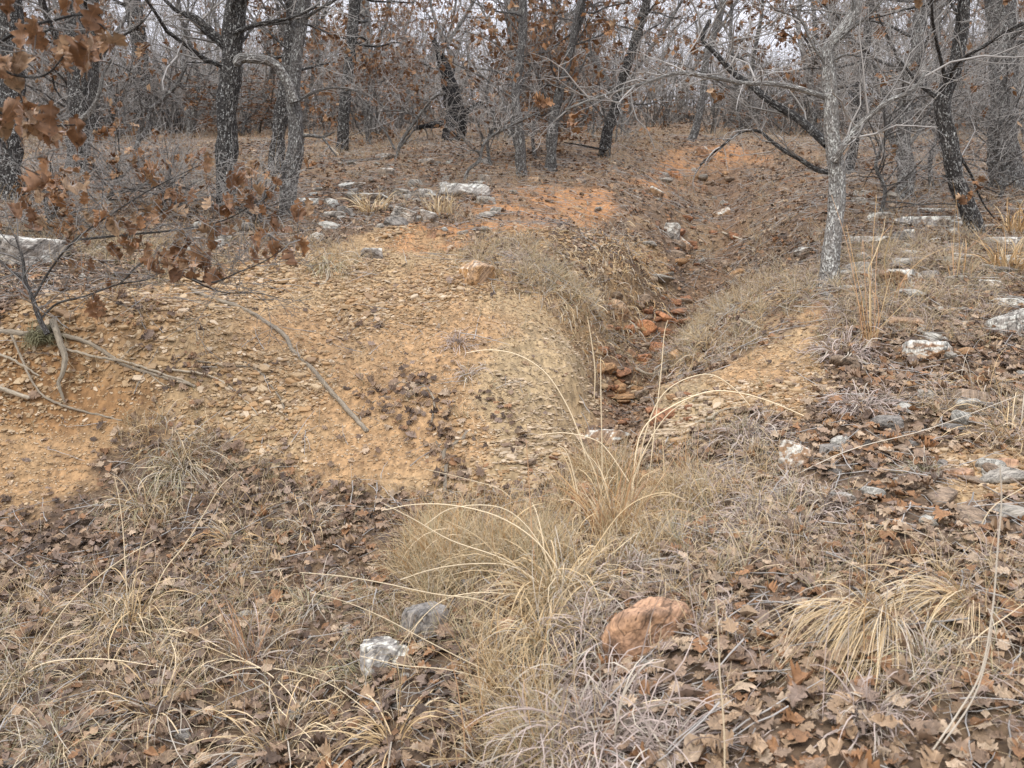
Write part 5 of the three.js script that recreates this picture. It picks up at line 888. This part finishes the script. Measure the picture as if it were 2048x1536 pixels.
{ // thin grass scattered through the litter, nobody could count it
  const r = RNG(99), kinds = [], mk = (tones, len, n, sag, w) => { const mb = new MB(); for (let k = 0; k < n; k++) { const a = r() * TAU, o = r() * 0.8, p = V(r.n() * 0.02, 0, r.n() * 0.02), q = p.clone(), d = V(Math.cos(a) * o, 1, Math.sin(a) * o).normalize(), pts = [p.clone()], ws = [w], L = len * r.r(0.5, 1.2); for (let j = 1; j <= 5; j++) { d.y -= sag * 0.3 * r(); d.x += r.n() * 0.3; d.z += r.n() * 0.3; d.normalize(); q.addScaledVector(d, L / 5); q.y = Math.max(q.y, 0.006); pts.push(q.clone()); ws.push(w * (1 - j / 6.5)); } const T = STRAW[r.pick(tones)]; mb.ribbon(pts, ws, V(r.n(), 0.2, r.n()), T[0].clone().multiplyScalar(r.r(0.7, 1.1)), T[1].clone().multiplyScalar(r.r(0.7, 1.1))); } return mb.geometry(); };
  kinds.push(mk(['grey', 'green', 'pale'], 0.16, 11, 1.6, 0.0011), mk(['straw', 'pale', 'grey', 'pale'], 0.22, 9, 1.5, 0.0013), mk(['mauve', 'grey', 'pale'], 0.16, 12, 1.8, 0.0013), mk(['straw', 'gold', 'grey'], 0.22, 5, 0.7, 0.0013), mk(['grey', 'rust', 'grey', 'straw'], 0.15, 10, 1.4, 0.0018));
  const lists = kinds.map(() => []); let sb = 0;
  for (let k = 0; k < 110000; k++) {
    const w = Math.sqrt(r.r(6.3 ** 2, 24 ** 2)), t = r.r(-0.46, 0.46), x = t * w, z = T0 - w, b = Math.max(Z('bank', x, z), 0.8 * Z('clay', x, z)), lg = Math.max(Z('lowgrass', x, z), sb = (w < 12 ? Z('strawband', x, z) : 0)), n = fbm(x * 1.3, z * 1.3, 140, 3);
    const dens = clamp(smooth(0.38, 0.62, n) * (1 - b) * (1 - 0.8 * Z('gully', x, z)) * (w > 12.2 ? 0.09 : x > 0 ? 0.75 : 0.6) + Math.max(sb, lg * 0.22) + 0.03 * b, 0, 1); if (r() > dens || onRock(x, z)) continue;
    const kind = w > 12 ? (r() < 0.6 ? 4 : 3) : sb > 0.4 ? r.pick([1, 1, 3, 0]) : lg > 0.4 ? r.pick([0, 1, 4]) : x < 0 ? r.pick([0, 0, 1, 1, 2]) : r.pick([1, 2, 2, 0]);
    quat.setFromUnitVectors(up, normalAt(x, z, 0.06)).multiply(new THREE.Quaternion().setFromAxisAngle(up, r() * TAU)); lists[kind].push(new THREE.Matrix4().compose(V(x, groundH(x, z) - 0.004, z), quat, scl.setScalar(r.r(0.6, 1.3))));
  }
  for (let k = 0, set = 0; k < 90000 && set < 1150; k++) { // the straw strip below the gully mouth
    const w = Math.sqrt(r.r(6.9 ** 2, 10 ** 2)), t = r.r(-0.08, 0.14), x = t * w, z = T0 - w; if (r() > Z('strawband', x, z) * smooth(0.42, 0.62, fbm(x * 2.4, z * 2.4, 170, 2)) || onRock(x, z)) continue; set++;
    quat.setFromUnitVectors(up, normalAt(x, z, 0.06)).multiply(new THREE.Quaternion().setFromAxisAngle(up, r() * TAU)); lists[r() < 0.55 ? 1 : r() < 0.5 ? 3 : 0].push(new THREE.Matrix4().compose(V(x, groundH(x, z) - 0.004, z), quat, scl.setScalar(r.r(0.7, 1.35))));
  }
  const rest = tag(new THREE.Group(), 'thin dry grass scattered through the leaf litter', 'grass', null, 'stuff'); rest.name = 'dry_grass'; scene.add(rest);
  lists.forEach((L, q) => { if (!L.length) return; const im = new THREE.InstancedMesh(kinds[q], M.grass, L.length); im.name = 'thin_blades'; L.forEach((m, k) => im.setMatrixAt(k, m)); rest.add(im); });
  // fallen twigs, too many to count
  const tw = []; for (let v = 0; v < 3; v++) { const mb = new MB(), p = V(-0.5, 0, 0), pts = [p.clone()]; for (let j = 0; j < 5; j++) { p.x += 0.2; p.y += r.n() * 0.02; p.z += r.n() * 0.05; pts.push(p.clone()); } mb.tube(pts, pts.map((_, j) => 0.012 - j * 0.0014), 4, C(1, 1, 1)); tw.push(mb.geometry()); }
  const tl = tw.map(() => []);
  for (let k = 0; k < 17000; k++) { const w = Math.sqrt(r.r(6.4 ** 2, 22 ** 2)), t = r.r(-0.45, 0.45), x = t * w, z = T0 - w, b = Z('bank', x, z); if (r() < b * 0.85) continue; const L = r.r(0.06, 0.34); quat.setFromUnitVectors(up, normalAt(x, z, 0.06).add(V(r.n() * 0.15, 0, r.n() * 0.15)).normalize()).multiply(new THREE.Quaternion().setFromAxisAngle(up, r() * TAU)); tl[k % 3].push(new THREE.Matrix4().compose(V(x, groundH(x, z) + r.r(0.005, 0.03), z), quat, scl.set(L, 0.5 * L + 0.1, 0.5 * L + 0.1))); }
  const lit = tag(new THREE.Group(), 'small grey twigs fallen among the leaves', 'twigs', null, 'stuff'); lit.name = 'twig_litter'; scene.add(lit);
  tl.forEach((L, q) => { const im = new THREE.InstancedMesh(tw[q], M.twig, L.length), c = new THREE.Color(); im.name = 'fallen_twigs'; L.forEach((m, k) => { im.setMatrixAt(k, m); im.setColorAt(k, c.copy(twigTone(r, 0.7))); }); lit.add(im); });
}

// ---------------------------------------------------------------- roots, fallen branches and sticks on the bank
function stick(name, label, cat, path, w, opt = {}) {         // path hugs the ground; w in pixels from one end to the other
  const f = pix(...path[0]), r = RNG(Math.round(path[0][0] * 3 + path[0][1] * 5)), root = V(f.x, f.y, f.z), g = thing(name, root, label, cat);
  const run = (list, ws, part, mat) => {
    const P = list.map(([u, v, lift = 0]) => { const p = pix(u, v), mp = p.D / FPX; return unproject(u, v, p.D - ws[0] * mp * 0.25 - lift); }), n = list.length * 6, pts = curve(P, n), mp = f.D / FPX, mb = new MB();
    pts.forEach((p) => { p.x += r.n() * 0.002; p.y += r.n() * 0.003; });
    mb.tube(pts, pts.map((_, k) => lerp(ws[0], ws[1], k / n) * mp / 2), 8, (opt.mat === M.barkPale ? C(0.62, 0.54, 0.42) : opt.mat === M.barkDark ? C(0.17, 0.15, 0.13) : C(0.42, 0.36, 0.28)).multiplyScalar((opt.tone ?? 1) * r.r(0.85, 1.1)), 0.22, Math.round(list[0][0]) % 40); mb.build(part, M.stick, g, root);
  };
  run(path, w, opt.part ?? 'stem', opt.mat ?? M.barkGrey);
  for (const [list, ws] of opt.forks ?? []) run(list, ws, 'fork', opt.mat ?? M.barkGrey);
  return g;
}
stick('root', 'long grey root snaking diagonally down the middle of the shale bank', 'root', [[385, 582], [440, 602], [490, 620], [540, 650], [570, 672], [585, 700], [620, 735], [660, 780], [700, 825], [735, 862]], [8, 9], { mat: M.barkGrey, tone: 0.95 });
stick('fallen_log', 'thick grey fallen limb at the left, its upper end behind the mossy stump', 'log', [[-30, 662], [60, 668], [130, 672], [175, 685], [215, 708], [250, 730], [330, 755], [390, 772]], [13, 5], { mat: M.barkGrey, tone: 1.05 });
stick('branch', 'thin pale branch lying below the thick fallen limb at the left', 'branch', [[130, 698, 0.03], [190, 713, 0.04], [250, 724, 0.03], [310, 742, 0.02], [380, 766]], [6, 4], { mat: M.barkPale, forks: [[[[240, 722], [262, 697], [280, 688]], [4, 2]], [[[290, 738], [320, 765], [340, 775]], [3, 2]]] });
stick('root', 'pale bare root hanging from the mossy stump down the orange cut', 'root', [[105, 640, 0.05], [118, 680, 0.05], [130, 715, 0.05], [126, 745, 0.04], [117, 765, 0.03], [124, 790, 0.02], [130, 805]], [15, 4], { mat: M.barkPale, tone: 0.7, forks: [[[[118, 765], [110, 770]], [3, 2]]] });
stick('branch', 'thin grey stick bending across the orange cut at the far left', 'branch', [[22, 670, 0.05], [40, 710, 0.04], [60, 755, 0.03], [85, 790, 0.02], [130, 812, 0.02], [190, 828], [245, 842]], [5, 4], { mat: M.barkGrey });
stick('branch', 'pale broken stick entering from the left edge', 'branch', [[-30, 765, 0.05], [10, 780, 0.04], [58, 796, 0.03]], [11, 8], { mat: M.barkPale });
stick('branch', 'pale thin stick sloping from the left edge above the broken one', 'branch', [[-20, 700, 0.04], [30, 722, 0.04], [78, 752, 0.02]], [6, 4], { mat: M.barkPale });
stick('branch', 'straw coloured stick curving down beside the dark leaf pocket on the bank', 'branch', [[345, 740, 0.02], [390, 745, 0.02], [430, 756, 0.02], [465, 778, 0.01], [490, 800], [515, 830]], [5, 3], { mat: M.barkPale });
stick('branch', 'level thin grey stick above the curving straw coloured one', 'branch', [[395, 722], [450, 730], [530, 734]], [4, 3], { mat: M.barkGrey });
stick('root', 'thin brown root running down left of the long grey root', 'root', [[480, 720], [520, 745], [545, 775], [562, 800], [572, 830]], [5, 3], { mat: M.barkGrey, tone: 0.8 });
stick('root', 'forked brown root shaped like a Y at the foot of the shale bank', 'root', [[893, 1015], [890, 970], [893, 930], [888, 905], [905, 890], [925, 876], [936, 864]], [8, 10], { mat: M.barkGrey, tone: 0.8, forks: [[[[890, 912], [880, 900], [872, 882]], [6, 4]]] });
stick('root', 'curved bare root hooked over the leaf pocket in mid bank', 'root', [[828, 770], [850, 772], [868, 800], [866, 830], [860, 852]], [6, 4], { mat: M.barkGrey, forks: [[[[828, 770], [800, 765], [770, 790], [745, 805]], [4, 3]]] });
stick('branch', 'short dark crooked twig on the upper shale bank', 'branch', [[748, 598], [752, 625], [742, 648], [720, 652]], [5, 3], { mat: M.barkGrey, tone: 0.8, forks: [[[[720, 652], [700, 662], [683, 668]], [3, 2]]] });
stick('branch', 'white crooked twig above the shale bank', 'branch', [[615, 565], [645, 568], [658, 545], [650, 520], [635, 500]], [4, 3], { mat: M.barkPale });
stick('branch', 'pale stick sticking out of the grass on the right gully bank', 'branch', [[1408, 615, 0.02], [1445, 622, 0.03], [1485, 640, 0.03], [1522, 658, 0.01]], [5, 4], { mat: M.barkPale });
stick('branch', 'grey forked stick lying across the gully below the rubble', 'branch', [[1272, 738, 0.04], [1300, 748, 0.05], [1340, 735, 0.05], [1375, 715, 0.02]], [6, 4], { mat: M.barkPale, forks: [[[[1285, 742], [1268, 770], [1245, 778]], [4, 2]], [[[1285, 745], [1290, 775], [1284, 790]], [3, 2]]] });
stick('branch', 'pale grey twig with leafless forks on the right ochre patch', 'branch', [[1392, 845, 0.02], [1420, 836, 0.03], [1445, 820, 0.03], [1490, 814, 0.02]], [6, 4], { mat: M.barkPale, forks: [[[[1420, 836], [1400, 828], [1392, 830]], [5, 3]], [[[1445, 822], [1430, 838], [1420, 855]], [4, 2]]] });
stick('branch', 'pale dead limb lying on the right flank of the upper gully', 'branch', [[1545, 412], [1568, 402], [1590, 386], [1612, 370]], [8, 3], { mat: M.barkPale, forks: [[[[1585, 388], [1605, 392], [1625, 380]], [3, 2]]] });
stick('branch', 'thin grey stick in leaves on the right side of the middle gully', 'branch', [[1445, 465], [1480, 478], [1510, 500]], [4, 3], { mat: M.barkPale });
stick('branch', 'pale forked dead branch on the leafy plateau right of the forked tree', 'branch', [[600, 268, 0.25], [640, 272, 0.2], [655, 290, 0.1], [680, 312]], [5, 4], { mat: M.barkPale, forks: [[[[680, 312], [700, 306], [720, 300]], [4, 2]]] });
stick('branch', 'stout stick in the leaves right of the orange boulder', 'branch', [[1300, 1165], [1340, 1155], [1385, 1150]], [6, 5], { mat: M.barkPale, tone: 0.8 });
stick('fallen_log', 'dark fallen log on the skyline behind the two slim grey trunks', 'log', [[1058, 262], [1075, 255], [1100, 240], [1120, 225]], [16, 12], { mat: M.barkDark, tone: 0.7 });
stick('fallen_log', 'dark horizontal log at the plateau edge left of the snag', 'log', [[640, 312], [700, 322], [770, 318], [830, 315]], [6, 5], { mat: M.barkDark, tone: 0.7 });

// ---------------------------------------------------------------- sapling at the left of the bank and the leafy branch hanging into the picture
M.hang = DEAD.concat([C(0.46, 0.31, 0.18), C(0.28, 0.14, 0.06)]).map((c) => { const m = leafMatOf(c.clone().multiplyScalar(1.08)); m.transmission = 0.25; m.thickness = 0; return m; });
function leafyThing(name, label, cat, root, D, stems, clusters, size, seed, mat) {
  const r = RNG(seed), g = thing(name, root, label, cat), o = newTree(shade(1));
  for (const [path, w, kids] of stems) {
    const P = path.map(([u, v, d = 0]) => unproject(u, v, D + d)), n = path.length * 6, pts = curve(P, n), mp = D / FPX, mb = new MB(); mb.tube(pts, pts.map((_, k) => lerp(w, w * 0.35, k / n) * mp / 2), 7, shade(0.8), 0.2, seed); mb.build('stem', mat, g, root);
    for (let k = 0; k < kids; k++) { const a = Math.floor(lerp(0.25, 0.98, (k + r()) / kids) * n); branch(o, r, pts[a], V(r.n(), r.n() * 0.6 + 0.2, r.n() * 0.6), r.r(0.12, 0.35) * D / 4.4, w * mp * 0.16, 1, 0.25, 0); }
  }
  let c = 0;
  for (const [u, v, n, sp, d = 0] of clusters) for (let k = 0; k < Math.round(n * (D > 3 ? 1.7 : 1)); k++) {
    const p = unproject(u + r.n() * sp * 0.6, v + r.n() * sp * 0.5, D + d + r.n() * 0.12), s = size * r.r(0.72, 1.15), L = mesh('leaf' + (c ? '_' + String(c).padStart(3, '0') : ''), LEAVES[c % 12], r.pick(M.hang), g);
    leafMatrix(r, p, s, 1.0).decompose(L.position, L.quaternion, L.scale); const near = p.clone(); L.position.sub(root); c++;
    const e = unproject(u, v - sp * 0.35, D + d); o.twig.tube([e, e.clone().lerp(near, 0.5).add(V(0, 0.01, 0)), near], [0.0022 * D / 4, 0.0016 * D / 4, 0.0011 * D / 4], 3, twigTone(r, 0.2), 0, 0, false);
  }
  if (!o.twig.empty) tag(o.twig.build('twigs', M.twig, g, root), null, null, null, 'stuff');
  return g;
}
{
  const f = pix(92, 668), D = f.D - 0.12, root = V(f.x, f.y, f.z);
  leafyThing('oak_sapling', 'dark twiggy oak sapling with curled brown leaves on the mossy left edge of the bank', 'sapling', root, D,
    [[[[95, 668], [80, 640], [66, 600], [50, 560], [46, 520], [30, 470]], 12, 14], [[[80, 640], [110, 610], [171, 592, -0.1], [239, 568, -0.2], [301, 556, -0.25], [340, 520, -0.3]], 5, 14], [[[239, 568, -0.2], [300, 520, -0.3], [376, 556, -0.3], [444, 584, -0.3], [513, 586, -0.3], [575, 600, -0.3]], 4, 14], [[[376, 556, -0.3], [424, 565, -0.35], [478, 544, -0.4], [530, 522, -0.4], [590, 480, -0.4]], 4, 14], [[[66, 600], [100, 540], [150, 480, -0.1], [220, 430, -0.2], [300, 380, -0.2], [400, 330, -0.2]], 5, 18], [[[150, 480, -0.1], [250, 470, -0.2], [350, 460, -0.3], [450, 440, -0.3], [520, 400, -0.3]], 5, 18], [[[50, 560], [20, 540], [-20, 500]], 7, 4]],
    [[318, 520, 5, 40, -0.3], [395, 530, 8, 55, -0.35], [265, 480, 4, 40, -0.2], [540, 490, 6, 60, -0.4], [505, 410, 6, 55, -0.3], [350, 395, 6, 50, -0.2], [430, 470, 5, 50, -0.3], [185, 605, 6, 50, -0.1], [155, 540, 3, 40], [480, 350, 4, 40, -0.2], [240, 455, 3, 40, -0.2], [300, 350, 4, 40, -0.2], [200, 425, 4, 45, -0.2], [105, 385, 5, 45, -0.1], [400, 330, 3, 35, -0.2], [590, 490, 2, 25, -0.4], [450, 400, 4, 45, -0.3], [290, 440, 4, 45, -0.2], [375, 480, 4, 40, -0.3], [600, 430, 3, 35, -0.3], [560, 450, 3, 35, -0.3], [340, 545, 3, 30, -0.3], [230, 505, 3, 35, -0.2], [60, 440, 4, 45, -0.1], [160, 470, 3, 40, -0.1], [440, 545, 3, 35, -0.35]], 0.105, 31, M.barkGrey);
  // the mossy foot the sapling grows from
  const r = RNG(8), mb = new MB();
  for (let k = 0; k < 420; k++) { const p = V(root.x + r.n() * 0.06, root.y - 0.02 + r.n() * 0.03, root.z + r.n() * 0.05 + 0.05); blade(mb, r, p, V(r.n(), 0.7, r.n()), r.r(0.04, 0.13), 0.0016, 1.2, 0.4, [C(0.13, 0.125, 0.06), C(0.26, 0.24, 0.13)]); }
  const stump = thing('mossy_stump', root, 'shaggy moss covered stump at the foot of the oak sapling', 'stump'); const sg = rockShape(17, 12, 5, 2); sg.scale(0.05, 0.06, 0.05); sg.computeVertexNormals(); const cc = new Float32Array(sg.attributes.position.count * 3); for (let i = 0; i < cc.length; i += 3) { cc[i] = 0.09; cc[i + 1] = 0.08; cc[i + 2] = 0.05; } sg.setAttribute('color', new THREE.BufferAttribute(cc, 3)); mesh('stump_wood', sg, M.twig, stump); mb.build('moss', M.grass, stump, root);
  const b = unproject(-120, 140, 1.9);
  leafyThing('oak_branch', 'blurred near oak branch with large brown leaves reaching in at the upper left', 'branch', b, 1.9,
    [[[[-120, 140], [-40, 110], [40, 60], [110, 40], [170, 30], [215, 60]], 9, 4], [[[-40, 110], [30, 150], [90, 150], [150, 90], [190, 80]], 6, 3], [[[-120, 160], [-40, 210], [30, 235], [90, 250], [150, 250]], 7, 3], [[[-40, 210], [0, 280], [40, 330], [80, 350]], 5, 2]],
    [[168, 98, 9, 52], [130, 110, 4, 40], [50, 62, 4, 40], [12, 130, 4, 45], [35, 235, 6, 45], [78, 250, 5, 40], [152, 262, 1, 10], [12, 250, 4, 40], [95, 268, 4, 40], [88, 365, 3, 40, 0.3], [150, 350, 2, 40, 0.3], [140, 12, 3, 30], [205, 40, 2, 30], [220, 85, 3, 30], [18, 20, 3, 30]], 0.074, 57, M.barkDark);
}

{ let all = 0; const seen = new Set(); let uniq = 0; scene.traverse((o) => { if (o.isMesh && !o.isInstancedMesh) { const n = (o.geometry.index ? o.geometry.index.count : o.geometry.attributes.position.count) / 3; all += n; if (!seen.has(o.geometry)) { seen.add(o.geometry); uniq += n; } } }); console.log('triangles', Math.round(all), 'unique', Math.round(uniq)); }
renderer.render(scene, camera);
